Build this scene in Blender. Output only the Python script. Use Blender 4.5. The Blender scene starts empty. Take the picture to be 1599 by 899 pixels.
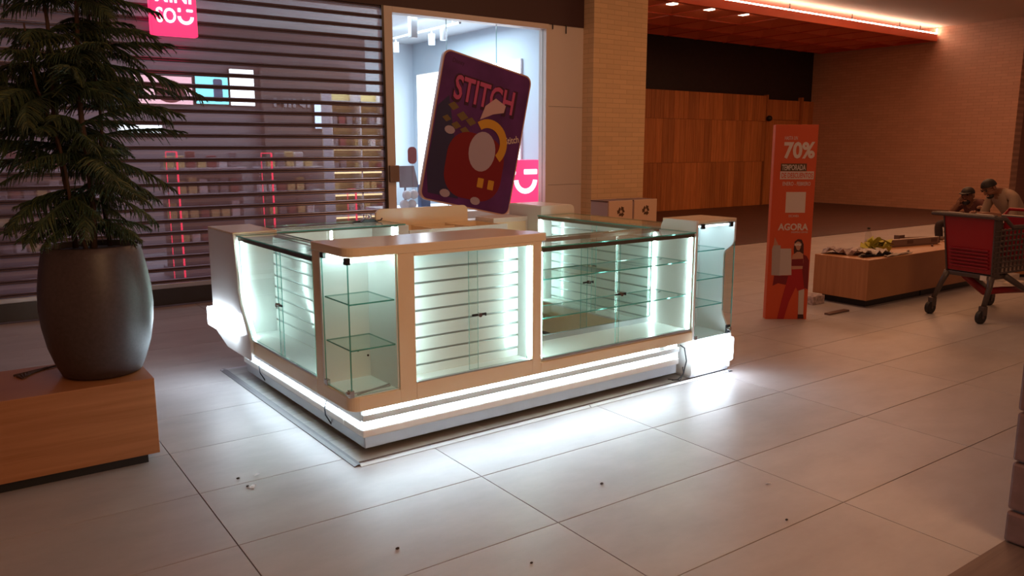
import bpy, bmesh, math, random
from mathutils import Vector, Matrix
random.seed(7)
sc = bpy.context.scene
COL = sc.collection
pi = math.pi

# ------------------------------------------------------------------ camera
F_PX = 1237.444
YAW, PITCH, CAM_H = math.radians(35.5031), math.radians(9.98863), 1.62
fw = Vector((math.sin(YAW)*math.cos(PITCH), math.cos(YAW)*math.cos(PITCH), -math.sin(PITCH)))
rt = Vector((math.cos(YAW), -math.sin(YAW), 0)); up = rt.cross(fw)
cam = bpy.data.cameras.new('camera'); camo = bpy.data.objects.new('camera', cam); COL.objects.link(camo)
cam.sensor_fit = 'HORIZONTAL'; cam.sensor_width = 36.0; cam.lens = F_PX/1599*36.0
cam.clip_start = .05; cam.clip_end = 200
camo.matrix_world = Matrix(((rt.x, up.x, -fw.x, 0), (rt.y, up.y, -fw.y, 0), (rt.z, up.z, -fw.z, CAM_H), (0, 0, 0, 1)))
sc.camera = camo

# ------------------------------------------------------------------ world, big lights, exposure
w = bpy.data.worlds.new('world'); sc.world = w; w.use_nodes = True
bg = w.node_tree.nodes['Background']; bg.inputs[0].default_value = (1.0, .42, .25, 1); bg.inputs[1].default_value = .15
sc.view_settings.view_transform = 'Standard'; sc.view_settings.look = 'None'
sc.view_settings.exposure = 0.0; sc.view_settings.gamma = 1.0; sc.view_settings.use_curve_mapping = False
sc.cycles.use_denoising = True
sc.cycles.max_bounces = 10; sc.cycles.transparent_max_bounces = 24; sc.cycles.diffuse_bounces = 4; sc.cycles.glossy_bounces = 4
sc.cycles.sample_clamp_indirect = 6.0

def area(name, loc, size, power, col, rot=(0, 0, 0), size_y=None):
    l = bpy.data.lights.new(name, 'AREA'); l.energy = power; l.color = col; l.size = size
    if size_y: l.shape = 'RECTANGLE'; l.size_y = size_y
    o = bpy.data.objects.new(name, l); o.location = loc; o.rotation_euler = rot; COL.objects.link(o); return o
WARM = (1, .43, .19)
area('hall_fill', (6.5, 5.0, 4.6), 2.5, 60, (1, .5, .24))
area('hall_fill', (12.0, 6.5, 4.6), 2.5, 95, WARM)
area('hall_fill', (17.0, 9.0, 4.6), 2.5, 100, WARM)
area('hall_fill', (3.0, .5, 4.6), 2.5, 40, (1, .5, .33))
area('hall_fill', (2.0, -3.0, 3.6), 2.2, 92, (1, .56, .26), (math.radians(62), 0, math.radians(-18)))  # unseen fill added behind the camera to warm the kiosk front
area('store_light', (2.4, 11.0, 3.42), 3.0, 85, (.78, .76, 1))
area('store_light', (5.9, 10.9, 3.42), 2.0, 110, (.7, .86, 1))

# ------------------------------------------------------------------ materials
MATS = {}
def nmat(name):
    m = bpy.data.materials.new(name); m.use_nodes = True; MATS[name] = m
    nt = m.node_tree; return m, nt, nt.nodes['Principled BSDF']
def pmat(name, col, rough=.5, metal=0, spec=.5, noise=0, nscale=20, bump=0, coat=0):
    m, nt, b = nmat(name)
    b.inputs['Base Color'].default_value = (*col, 1); b.inputs['Roughness'].default_value = rough
    b.inputs['Metallic'].default_value = metal; b.inputs['Specular IOR Level'].default_value = spec
    if coat: b.inputs['Coat Weight'].default_value = coat; b.inputs['Coat Roughness'].default_value = .08
    if noise or bump:
        tc = nt.nodes.new('ShaderNodeTexCoord'); n = nt.nodes.new('ShaderNodeTexNoise')
        n.inputs['Scale'].default_value = nscale; n.inputs['Detail'].default_value = 6
        nt.links.new(tc.outputs['Object'], n.inputs['Vector'])
        if noise:
            r = nt.nodes.new('ShaderNodeValToRGB')
            r.color_ramp.elements[0].position = .3; r.color_ramp.elements[1].position = .7
            r.color_ramp.elements[0].color = (*[c*(1-noise) for c in col], 1)
            r.color_ramp.elements[1].color = (*[min(1, c*(1+noise)) for c in col], 1)
            nt.links.new(n.outputs['Fac'], r.inputs['Fac']); nt.links.new(r.outputs['Color'], b.inputs['Base Color'])
        if bump:
            bp = nt.nodes.new('ShaderNodeBump'); bp.inputs['Strength'].default_value = bump; bp.inputs['Distance'].default_value = .01
            nt.links.new(n.outputs['Fac'], bp.inputs['Height']); nt.links.new(bp.outputs['Normal'], b.inputs['Normal'])
    return m
def emat(name, col, strength):
    m, nt, b = nmat(name)
    b.inputs['Base Color'].default_value = (*col, 1); b.inputs['Emission Color'].default_value = (*col, 1)
    b.inputs['Emission Strength'].default_value = strength; return m
def woodmat(name, c1, c2, axis_scale, rough=.45, jitter=.0):
    m, nt, b = nmat(name)
    tc = nt.nodes.new('ShaderNodeTexCoord'); mp = nt.nodes.new('ShaderNodeMapping'); mp.inputs['Scale'].default_value = axis_scale
    n = nt.nodes.new('ShaderNodeTexNoise'); n.inputs['Scale'].default_value = 1; n.inputs['Detail'].default_value = 8; n.inputs['Roughness'].default_value = .6; n.inputs['Distortion'].default_value = .4
    r = nt.nodes.new('ShaderNodeValToRGB'); r.color_ramp.elements[0].position = .32; r.color_ramp.elements[1].position = .68
    r.color_ramp.elements[0].color = (*c1, 1); r.color_ramp.elements[1].color = (*c2, 1)
    oi = nt.nodes.new('ShaderNodeObjectInfo'); ad = nt.nodes.new('ShaderNodeVectorMath'); ad.operation = 'ADD'
    sm = nt.nodes.new('ShaderNodeVectorMath'); sm.operation = 'SCALE'; sm.inputs['Scale'].default_value = 37.0
    cb = nt.nodes.new('ShaderNodeCombineXYZ')
    for k in range(3): nt.links.new(oi.outputs['Random'], cb.inputs[k])
    nt.links.new(cb.outputs[0], sm.inputs[0]); nt.links.new(tc.outputs['Object'], mp.inputs['Vector'])
    nt.links.new(mp.outputs[0], ad.inputs[0]); nt.links.new(sm.outputs[0], ad.inputs[1]); nt.links.new(ad.outputs[0], n.inputs['Vector'])
    nt.links.new(n.outputs['Fac'], r.inputs['Fac'])
    if jitter:
        hs = nt.nodes.new('ShaderNodeHueSaturation'); mr = nt.nodes.new('ShaderNodeMapRange')
        mr.inputs['To Min'].default_value = 1-jitter; mr.inputs['To Max'].default_value = 1+jitter
        nt.links.new(oi.outputs['Random'], mr.inputs['Value']); nt.links.new(mr.outputs[0], hs.inputs['Value'])
        nt.links.new(r.outputs['Color'], hs.inputs['Color']); nt.links.new(hs.outputs[0], b.inputs['Base Color'])
    else: nt.links.new(r.outputs['Color'], b.inputs['Base Color'])
    b.inputs['Roughness'].default_value = rough; return m
def glassmat(name, tint, refl=1.0, base=.0):
    m = bpy.data.materials.new(name); m.use_nodes = True; MATS[name] = m; nt = m.node_tree; nt.nodes.clear()
    o = nt.nodes.new('ShaderNodeOutputMaterial'); mx = nt.nodes.new('ShaderNodeMixShader')
    t = nt.nodes.new('ShaderNodeBsdfTransparent'); g = nt.nodes.new('ShaderNodeBsdfGlossy')
    t.inputs[0].default_value = (*tint, 1); g.inputs['Roughness'].default_value = .0
    lw = nt.nodes.new('ShaderNodeLayerWeight'); lw.inputs['Blend'].default_value = .5
    pw = nt.nodes.new('ShaderNodeMath'); pw.operation = 'POWER'; pw.inputs[1].default_value = 5; nt.links.new(lw.outputs['Facing'], pw.inputs[0])
    ma = nt.nodes.new('ShaderNodeMath'); ma.operation = 'MULTIPLY_ADD'; ma.inputs[1].default_value = .92; ma.inputs[2].default_value = .045; nt.links.new(pw.outputs[0], ma.inputs[0])
    ge = nt.nodes.new('ShaderNodeNewGeometry'); iv = nt.nodes.new('ShaderNodeMath'); iv.operation = 'SUBTRACT'; iv.inputs[0].default_value = 1; nt.links.new(ge.outputs['Backfacing'], iv.inputs[1])
    f = nt.nodes.new('ShaderNodeMath'); f.operation = 'MULTIPLY'; nt.links.new(ma.outputs[0], f.inputs[0]); nt.links.new(iv.outputs[0], f.inputs[1])
    nt.links.new(f.outputs[0], mx.inputs[0]); nt.links.new(t.outputs[0], mx.inputs[1]); nt.links.new(g.outputs[0], mx.inputs[2])
    nt.links.new(mx.outputs[0], o.inputs[0]); return m
def perfmat(name, col, hole):
    # finely punched steel sheet: holes too fine to build, so the sheet lets a share of the light through
    m, nt, b = nmat(name); b.inputs['Base Color'].default_value = (*col, 1); b.inputs['Metallic'].default_value = .15; b.inputs['Roughness'].default_value = .42
    o = nt.nodes['Material Output']; mx = nt.nodes.new('ShaderNodeMixShader'); t = nt.nodes.new('ShaderNodeBsdfTransparent')
    mx.inputs[0].default_value = hole
    nt.links.new(b.outputs[0], mx.inputs[1]); nt.links.new(t.outputs[0], mx.inputs[2]); nt.links.new(mx.outputs[0], o.inputs[0]); return m
def brickmat(name, col, mortar, bw, bh, rough=.6, ms=.004, axis='xz', bump=.4):
    m, nt, b = nmat(name)
    tc = nt.nodes.new('ShaderNodeTexCoord'); sp = nt.nodes.new('ShaderNodeSeparateXYZ'); cb = nt.nodes.new('ShaderNodeCombineXYZ')
    nt.links.new(tc.outputs['Object'], sp.inputs[0])
    if axis == 'sum':
        a = nt.nodes.new('ShaderNodeMath'); a.operation = 'ADD'; nt.links.new(sp.outputs[0], a.inputs[0]); nt.links.new(sp.outputs[1], a.inputs[1]); nt.links.new(a.outputs[0], cb.inputs[0])
    else: nt.links.new(sp.outputs['xyz'.index(axis[0])], cb.inputs[0])
    nt.links.new(sp.outputs[2], cb.inputs[1])
    br = nt.nodes.new('ShaderNodeTexBrick'); br.inputs['Scale'].default_value = 1; br.inputs['Brick Width'].default_value = bw; br.inputs['Row Height'].default_value = bh
    br.inputs['Mortar Size'].default_value = ms; br.inputs['Mortar Smooth'].default_value = .2
    br.inputs['Color1'].default_value = (*[c*.94 for c in col], 1); br.inputs['Color2'].default_value = (*[min(1, c*1.05) for c in col], 1); br.inputs['Mortar'].default_value = (*mortar, 1)
    nt.links.new(cb.outputs[0], br.inputs['Vector']); nt.links.new(br.outputs['Color'], b.inputs['Base Color'])
    iv = nt.nodes.new('ShaderNodeMath'); iv.operation = 'SUBTRACT'; iv.inputs[0].default_value = 1; nt.links.new(br.outputs['Fac'], iv.inputs[1])
    bp = nt.nodes.new('ShaderNodeBump'); bp.inputs['Strength'].default_value = bump; bp.inputs['Distance'].default_value = .006
    nt.links.new(iv.outputs[0], bp.inputs['Height']); nt.links.new(bp.outputs['Normal'], b.inputs['Normal'])
    b.inputs['Roughness'].default_value = rough; return m

pmat('lacquer_warm_lit', (.92, .78, .56), .17, spec=.5)  # white lacquer with the warm hall light put into its colour
pmat('lacquer_white', (.84, .83, .80), .2, spec=.5)
pmat('white_inner', (.84, .87, .86), .3)
pmat('slat_white', (.82, .86, .85), .13)
pmat('groove', (.42, .46, .46), .35, .6)
pmat('alu', (.55, .56, .58), .34, .9)
pmat('alu_white', (.62, .63, .65), .4, .3)
pmat('dark_alu', (.09, .085, .08), .3, .8)
pmat('bronze_alu', (.20, .19, .15), .3, .8)
pmat('strip_alu', (.20, .20, .21), .45, .6)
pmat('chrome', (.6, .6, .6), .12, 1)
pmat('black_metal', (.02, .02, .022), .35, .3)
pmat('black', (.012, .012, .014), .5)
pmat('cable', (.015, .015, .02), .5)
emat('led', (.75, 1.0, .97), 29)
emat('led_soft', (.76, 1.0, .96), 18)
emat('led_blue', (.66, .87, 1.0), 13)
emat('led_cool', (.70, .88, 1.0), 30)
emat('sign_light', (.76, .88, 1.0), 16)
glassmat('glass', (.955, .985, .972))
glassmat('glass_shelf', (.91, .975, .955))
glassmat('glass_clear', (.97, .985, .985))
pmat('glass_edge', (.10, .42, .36), .15)
pmat('tray_wood', (.62, .50, .36), .35)
# glass edge: pale green, light shines through it
_b = MATS['glass_edge'].node_tree.nodes['Principled BSDF']; _b.inputs['Transmission Weight'].default_value = .25
# floor tile: grey porcelain with soft clouds, each tile shifted
def tilemat():
    m, nt, b = nmat('tile'); tc = nt.nodes.new('ShaderNodeTexCoord'); oi = nt.nodes.new('ShaderNodeObjectInfo')
    ad = nt.nodes.new('ShaderNodeVectorMath'); ad.operation = 'ADD'; cb = nt.nodes.new('ShaderNodeCombineXYZ')
    ml = nt.nodes.new('ShaderNodeMath'); ml.operation = 'MULTIPLY'; ml.inputs[1].default_value = 90
    nt.links.new(oi.outputs['Random'], ml.inputs[0]); nt.links.new(ml.outputs[0], cb.inputs[0]); nt.links.new(ml.outputs[0], cb.inputs[2])
    mp = nt.nodes.new('ShaderNodeMapping'); mp.inputs['Scale'].default_value = (1.6, 3.2, 1)
    nt.links.new(tc.outputs['Object'], mp.inputs[0]); nt.links.new(mp.outputs[0], ad.inputs[0]); nt.links.new(cb.outputs[0], ad.inputs[1])
    n = nt.nodes.new('ShaderNodeTexNoise'); n.inputs['Scale'].default_value = 1.3; n.inputs['Detail'].default_value = 7; n.inputs['Roughness'].default_value = .62
    nt.links.new(ad.outputs[0], n.inputs['Vector'])
    r = nt.nodes.new('ShaderNodeValToRGB'); e = r.color_ramp.elements
    e[0].position = .32; e[0].color = (.365, .335, .335, 1); e[1].position = .7; e[1].color = (.45, .42, .415, 1)
    nt.links.new(n.outputs['Fac'], r.inputs[0])
    hs = nt.nodes.new('ShaderNodeHueSaturation'); mr = nt.nodes.new('ShaderNodeMapRange'); mr.inputs['To Min'].default_value = .95; mr.inputs['To Max'].default_value = 1.04
    nt.links.new(oi.outputs['Random'], mr.inputs['Value']); nt.links.new(mr.outputs[0], hs.inputs['Value'])
    nt.links.new(r.outputs[0], hs.inputs['Color']); nt.links.new(hs.outputs[0], b.inputs['Base Color'])
    b.inputs['Roughness'].default_value = .42; b.inputs['Specular IOR Level'].default_value = .4
tilemat()
pmat('joint', (.10, .08, .075), .8)
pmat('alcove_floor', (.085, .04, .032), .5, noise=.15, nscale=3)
woodmat('parquet', (.10, .065, .055), (.15, .10, .085), (2, 40, 1), .5, .12)
woodmat('mat_plank', (.33, .33, .325), (.42, .415, .40), (3, 40, 2), .45, .12)
woodmat('bench_wood', (.34, .135, .05), (.45, .195, .08), (1.2, 1.2, 26), .45)
woodmat('bench_wood_y', (.36, .15, .06), (.46, .21, .09), (1.2, 26, 1.2), .45)
woodmat('wall_plank', (.44, .15, .045), (.64, .26, .085), (22, 22, 1.3), .5, .2)
brickmat('pillar_brick', (.68, .47, .26), (.52, .35, .19), .26, .066, axis='sum')
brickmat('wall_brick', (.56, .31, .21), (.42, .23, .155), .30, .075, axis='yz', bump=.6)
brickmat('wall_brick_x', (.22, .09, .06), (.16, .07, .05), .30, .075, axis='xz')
pmat('header', (.055, .022, .022), .55)
pmat('facade_black', (.022, .014, .016), .6, noise=.2, nscale=9)
pmat('ceiling_paint', (.66, .50, .40), .8)
pmat('canopy', (.66, .11, .045), .5)
pmat('canopy_coffer', (.85, .20, .09), .5)
emat('cove', (1, .74, .56), 42)
emat('downlight', (1, .72, .5), 5)
pmat('portal_white', (.70, .62, .55), .45)
pmat('store_wall', (.62, .72, .80), .7)
pmat('store_dark', (.10, .06, .06), .6)
pmat('store_dim', (.20, .16, .18), .7)
pmat('store_ceiling', (.66, .70, .74), .7)
pmat('store_floor', (.30, .28, .30), .4)
emat('panel_light', (.93, .98, 1.0), 2.4)
emat('screen_pink', (.85, .52, .60), 1.7)
emat('screen_cyan', (.22, .78, .92), 2.4)
emat('screen_white', (.85, .93, 1.0), 3.0)
emat('screen_blue', (.50, .62, .95), 2.2)
emat('shelf_light', (1.0, .78, .42), 2.0)
emat('neon_red', (1.0, .03, .10), 1.5)
emat('sign_red', (1.0, .04, .16), 1.25)
emat('sign_white', (1.0, .86, .90), 2.2)
pmat('slat_rail', (.17, .13, .15), .28, .6)
perfmat('shutter_perf', (.42, .36, .50), .42)  # purple light falling on the shutter is mixed into the sheet's base colour
pmat('pot', (.062, .045, .047), .42, spec=.5, noise=.15, nscale=60, bump=.05)
pmat('soil', (.03, .02, .015), .9)
pmat('bark', (.085, .045, .03), .8)
pmat('needles', (.030, .056, .026), .6, noise=.35, nscale=4)
pmat('needles_light', (.070, .092, .032), .6, noise=.3, nscale=4)
pmat('orange', (.66, .09, .022), .5)
pmat('orange_side', (.74, .14, .045), .5)
pmat('print_white', (.72, .60, .52), .6)
pmat('print_dark', (.10, .05, .02), .6)
pmat('print_red', (.42, .01, .012), .6)
pmat('print_red_dark', (.20, .008, .012), .6)
pmat('print_skin', (.55, .27, .17), .6)
pmat('print_hair', (.06, .015, .012), .6)
pmat('bag_white', (.58, .50, .45), .6)
pmat('bag_shade', (.46, .39, .35), .6)
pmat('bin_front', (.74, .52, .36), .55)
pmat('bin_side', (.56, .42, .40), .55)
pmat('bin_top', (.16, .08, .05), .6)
pmat('stone', (.20, .10, .082), .85, noise=.14, nscale=14, bump=.35)
pmat('cart_red', (.28, .005, .010), .28, spec=.5)
pmat('cart_red_dark', (.22, .006, .012), .35)
pmat('cart_grey', (.062, .045, .042), .4)
pmat('rubber', (.012, .011, .012), .55)
pmat('paper', (.60, .52, .46), .8)
pmat('paper_print', (.42, .33, .32), .8, noise=.5, nscale=30)
pmat('yellow_green', (.50, .45, .07), .75)
pmat('tool_dark', (.16, .10, .08), .4, .3)
pmat('tool_grey', (.30, .22, .18), .4, .4)
glassmat('bottle_plastic', (.93, .94, .93))
pmat('card_purple', (.10, .026, .15), .3, noise=.35, nscale=2.2)
pmat('card_edge', (.62, .42, .34), .4)
pmat('card_pink', (.50, .09, .23), .35)
pmat('card_outline', (.05, .012, .04), .35)
pmat('card_red', (.20, .012, .018), .35)
pmat('card_yellow', (.60, .32, .04), .35)
pmat('card_pale', (.42, .36, .46), .35)
pmat('card_blush', (.55, .38, .42), .35)
pmat('card_navy', (.035, .035, .10), .35)
pmat('card_olive', (.17, .12, .05), .35)
pmat('goods_white', (.75, .74, .76), .5)
pmat('goods_red', (.28, .05, .06), .5)
pmat('goods_blue', (.10, .17, .32), .5)
pmat('goods_yellow', (.70, .55, .22), .5)
pmat('goods_grey', (.25, .22, .25), .5)
pmat('skin', (.22, .095, .055), .55)
pmat('hair', (.012, .008, .008), .6)
pmat('shirt_tan', (.33, .235, .175), .85)
pmat('shirt_maroon', (.10, .03, .028), .85)
pmat('trousers', (.035, .02, .022), .85)
pmat('trousers_grey', (.06, .05, .05), .85)
pmat('shoe', (.02, .015, .015), .6)
pmat('eye', (.02, .012, .01), .4)

# ------------------------------------------------------------------ builders
class MB:
    def __init__(s): s.v = []; s.f = []; s.m = []
    def add(s, vs, fs, mi=0):
        o = len(s.v); s.v += [tuple(v) for v in vs]; s.f += [tuple(i+o for i in f) for f in fs]; s.m += [mi]*len(fs); return s
    def box(s, x0, x1, y0, y1, z0, z1, mi=0):
        vs = [(x, y, z) for z in (z0, z1) for y in (y0, y1) for x in (x0, x1)]
        return s.add(vs, [(0, 2, 3, 1), (4, 5, 7, 6), (0, 1, 5, 4), (2, 6, 7, 3), (0, 4, 6, 2), (1, 3, 7, 5)], mi)
    def pane(s, x0, x1, y0, y1, z0, z1, mi=0, ei=1):
        # a glass sheet: the two wide faces get material mi, the rim gets ei
        n0 = len(s.m); s.box(x0, x1, y0, y1, z0, z1, mi)
        d = [x1-x0, y1-y0, z1-z0]; k = d.index(min(d)); keep = {2: (0, 1), 1: (2, 3), 0: (4, 5)}[k]
        for i in range(6):
            if i not in keep: s.m[n0+i] = ei
        return s
    def prism(s, poly, axis, a, b, mi=0):
        n = len(poly)
        def P(u, v, t): return {'x': (t, u, v), 'y': (u, t, v), 'z': (u, v, t)}[axis]
        vs = [P(u, v, a) for u, v in poly]+[P(u, v, b) for u, v in poly]
        fs = [tuple(range(n)), tuple(range(2*n-1, n-1, -1))]+[(i, i+n, (i+1) % n+n, (i+1) % n) for i in range(n)]
        return s.add(vs, fs, mi)
    def tube(s, pts, r, n=8, mi=0, cap=True):
        pts = [Vector(p) for p in pts]; k = len(pts); rs = r if isinstance(r, (list, tuple)) else [r]*k
        vs = []; prev = None
        for i, p in enumerate(pts):
            t = (pts[min(i+1, k-1)]-pts[max(i-1, 0)]).normalized()
            if prev is None:
                a = Vector((0, 0, 1)) if abs(t.z) < .9 else Vector((1, 0, 0)); u = t.cross(a).normalized()
            else: u = (prev-t*prev.dot(t)).normalized()
            prev = u; v = t.cross(u)
            for j in range(n):
                an = 2*pi*j/n; vs.append(p+(u*math.cos(an)+v*math.sin(an))*rs[i])
        fs = [(i*n+j, i*n+(j+1) % n, (i+1)*n+(j+1) % n, (i+1)*n+j) for i in range(k-1) for j in range(n)]
        if cap: fs += [tuple(range(n-1, -1, -1)), tuple(range((k-1)*n, k*n))]
        return s.add(vs, fs, mi)
    def lathe(s, prof, c=(0, 0), n=32, mi=0):
        vs = [(c[0]+r*math.cos(2*pi*j/n), c[1]+r*math.sin(2*pi*j/n), z) for r, z in prof for j in range(n)]; k = len(prof)
        fs = [(i*n+j, i*n+(j+1) % n, (i+1)*n+(j+1) % n, (i+1)*n+j) for i in range(k-1) for j in range(n)]
        fs += [tuple(range(n-1, -1, -1)), tuple(range((k-1)*n, k*n))]
        return s.add(vs, fs, mi)
    def ball(s, c, r, mi=0, nu=12, nv=8):
        r = r if isinstance(r, (list, tuple)) else (r, r, r)
        vs = [(c[0]+r[0]*math.sin(pi*i/nv)*math.cos(2*pi*j/nu), c[1]+r[1]*math.sin(pi*i/nv)*math.sin(2*pi*j/nu), c[2]+r[2]*math.cos(pi*i/nv)) for i in range(1, nv) for j in range(nu)]
        vs += [(c[0], c[1], c[2]+r[2]), (c[0], c[1], c[2]-r[2])]; t = len(vs)-2
        fs = [(i*nu+j, (i+1)*nu+j, (i+1)*nu+(j+1) % nu, i*nu+(j+1) % nu) for i in range(nv-2) for j in range(nu)]
        fs += [(t, j, (j+1) % nu) for j in range(nu)]+[(t+1, (nv-2)*nu+(j+1) % nu, (nv-2)*nu+j) for j in range(nu)]
        return s.add(vs, fs, mi)
    def xf(s, M):
        s.v = [tuple(M @ Vector(v)) for v in s.v]; return s
    def mesh(s, name, mats, off=(0, 0, 0), bevel=0, smooth=False, segs=2):
        me = bpy.data.meshes.new(name)
        me.from_pydata([(x-off[0], y-off[1], z-off[2]) for x, y, z in s.v], [], s.f)
        for k in ([mats] if isinstance(mats, str) else mats): me.materials.append(MATS[k])
        me.polygons.foreach_set('material_index', s.m)
        bm = bmesh.new(); bm.from_mesh(me); bmesh.ops.recalc_face_normals(bm, faces=bm.faces)
        if bevel:
            ed = [e for e in bm.edges if len(e.link_faces) == 2 and e.calc_face_angle(0) > .5]
            bmesh.ops.bevel(bm, geom=ed, offset=bevel, segments=segs, profile=.5, affect='EDGES', clamp_overlap=True)
        bm.to_mesh(me); bm.free()
        if smooth: me.polygons.foreach_set('use_smooth', [True]*len(me.polygons))
        return me
    def obj(s, name, mats, parent=None, off=(0, 0, 0), bevel=0, smooth=False, segs=2):
        o = bpy.data.objects.new(name, s.mesh(name, mats, off, bevel, smooth, segs)); COL.objects.link(o)
        if parent: o.parent = parent
        return o
def link(name, me, parent=None, loc=(0, 0, 0), rot=(0, 0, 0), scale=(1, 1, 1)):
    o = bpy.data.objects.new(name, me); COL.objects.link(o); o.location = loc; o.rotation_euler = rot; o.scale = scale
    if parent: o.parent = parent
    return o
def tag(o, label, cat, group=None):
    o['label'] = label; o['category'] = cat
    if group: o['group'] = group
    return o
def struct(o, label=None):
    o['kind'] = 'structure'
    if label: o['label'] = label
    return o
def empty(name, loc=(0, 0, 0), rotz=0):
    o = bpy.data.objects.new(name, None); COL.objects.link(o); o.location = loc; o.rotation_euler = (0, 0, rotz); o.empty_display_size = .1; return o
def thing(name, label, cat, loc=(0, 0, 0), rotz=0, group=None):
    return tag(empty(name, loc, rotz), label, cat, group)
def B(x0, x1, y0, y1, z0, z1): return MB().box(x0, x1, y0, y1, z0, z1)
def text_mesh(body, name, mat, o, U, V, wdt, hgt, depth=.002, bold=0.0, align_n=None):
    """flat lettering fitted into a width x height field centred on o, written along U with V upwards"""
    c = bpy.data.curves.new('lettering', 'FONT'); c.body = body; c.extrude = .02; c.offset = bold; c.align_x = 'CENTER'; c.resolution_u = 3
    ob = bpy.data.objects.new('lettering', c); COL.objects.link(ob)
    bpy.context.view_layer.update()
    me = bpy.data.meshes.new_from_object(ob.evaluated_get(bpy.context.evaluated_depsgraph_get()))
    bpy.data.objects.remove(ob)
    xs = [v.co.x for v in me.vertices]; ys = [v.co.y for v in me.vertices]
    x0, x1, y0, y1 = min(xs), max(xs), min(ys), max(ys)
    U = Vector(U).normalized(); V = Vector(V).normalized(); N = U.cross(V); o = Vector(o)
    for v in me.vertices:
        a = (v.co.x-(x0+x1)/2)/(x1-x0)*wdt; b = (v.co.y-(y0+y1)/2)/(y1-y0)*hgt; d = (v.co.z+.02)/.04*depth
        v.co = o+U*a+V*b+N*d
    me.name = name; me.materials.clear(); me.materials.append(MATS[mat]); 
    for p in me.polygons: p.material_index = 0
    return me
def lettering(body, mat, parent, o, U, V, wdt, hgt, depth=.002, bold=0.0, name='lettering'):
    return link(name, text_mesh(body, name, mat, o, U, V, wdt, hgt, depth, bold), parent)
def flat(name, poly, mat, parent, o, U, V, depth=.002, lift=0):
    """a flat printed shape: polygon in (U,V) with a little thickness"""
    U = Vector(U).normalized(); V = Vector(V).normalized(); N = U.cross(V); o = Vector(o)
    n = len(poly); vs = [o+U*a+V*b+N*lift for a, b in poly]+[o+U*a+V*b+N*(lift+depth) for a, b in poly]
    m = MB().add(vs, [tuple(range(n-1, -1, -1)), tuple(range(n, 2*n))]+[(i, (i+1) % n, (i+1) % n+n, i+n) for i in range(n)])
    return m.obj(name, mat, parent)
def ell(cx, cy, rx, ry, n=20, a0=0, a1=2*pi, full=True):
    return [(cx+rx*math.cos(a0+(a1-a0)*i/(n if full else n-1)), cy+ry*math.sin(a0+(a1-a0)*i/(n if full else n-1))) for i in range(n)]
def band(cx, cy, r0, r1, a0, a1, n=14):
    return ell(cx, cy, r1, r1, n, a0, a1, False)+ell(cx, cy, r0, r0, n, a1, a0, False)
def rrect(x0, x1, y0, y1, r, n=5):
    p = []
    for cx, cy, a in ((x1-r, y0+r, -pi/2), (x1-r, y1-r, 0), (x0+r, y1-r, pi/2), (x0+r, y0+r, pi)):
        p += [(cx+r*math.cos(a+pi/2*i/n), cy+r*math.sin(a+pi/2*i/n)) for i in range(n+1)]
    return p

# ------------------------------------------------------------------ setting: floor and its tiles
SH = 8.70                                   # plane of the shop fronts
floor = struct(B(-4, 34, -3, SH, -.16, -.006).obj('floor', 'joint'))
TX, TY, X0, Y0 = 1.207, .612, 3.262, 1.919
tile_me = B(-TX/2+.002, TX/2-.002, -TY/2+.002, TY/2-.002, -.006, 0).mesh('tile', 'tile', bevel=.0012, segs=1)
def project(p):
    d = Vector(p)-Vector((0, 0, CAM_H)); z = d.dot(fw)
    if z < .3: return None
    return 799.5+F_PX*d.dot(rt)/z, 449.5-F_PX*d.dot(up)/z, z
cells = []
for i in range(-8, 28):
    for j in range(-8, 13):
        cx, cy = X0+(i+.5)*TX, Y0+(j+.5)*TY
        if cy+TY/2 > SH+.05: continue
        if cy < 1.35 and cx > 2.0: continue
        pr = [project((cx+a*TX/2, cy+b*TY/2, 0)) for a in (-1, 0, 1) for b in (-1, 0, 1)]
        pr = [q for q in pr if q]
        vis = any(-60 < q[0] < 1660 and q[1] < 960 for q in pr)
        cells.append((not vis, min([q[2] for q in pr], default=99), cx, cy))
cells.sort()
near = [c for c in cells if not c[0]][:290]
for c in near: link('tile', tile_me, floor, (c[2], c[3], 0))
rest = MB()
for c in cells:
    if c in near: continue
    rest.box(c[2]-TX/2+.002, c[2]+TX/2-.002, c[3]-TY/2+.002, c[3]+TY/2-.002, -.006, 0)
ro = rest.obj('tile', 'tile', floor); ro['kind'] = 'stuff'
# dark timber-look floor strip at the stone pillar
pq = struct(MB().obj('trim_1', 'joint') if 0 else B(1.6, 6, -2.0, 1.318, -.006, -.002).obj('trim_1', 'joint'))
for k in range(9):
    link('floor_board', B(-2.0, 2.4, -.092, .092, -.002, .001).mesh('floor_board', 'parquet'), pq, (3.65, 1.224-k*.188, 0))
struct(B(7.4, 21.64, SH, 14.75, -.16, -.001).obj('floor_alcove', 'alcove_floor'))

# ------------------------------------------------------------------ setting: shop front, pillar, alcove, ceiling
struct(B(-5, 7.41, SH-.02, SH+.28, 3.25, 5.2).obj('wall_back', 'header'))
struct(B(6.80, 7.41, SH-.01, SH+.14, 0, 3.25).obj('wall_back_panel', 'portal_white'))
for z in (1.12, 2.18):
    struct(B(6.80, 7.41, SH-.0115, SH-.009, z, z+.004).obj('trim_2', 'joint'))
pl = struct(B(7.41, 8.42, 8.47, 9.5, 0, 5.2).obj('wall_pillar', 'pillar_brick', bevel=.006))
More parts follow.
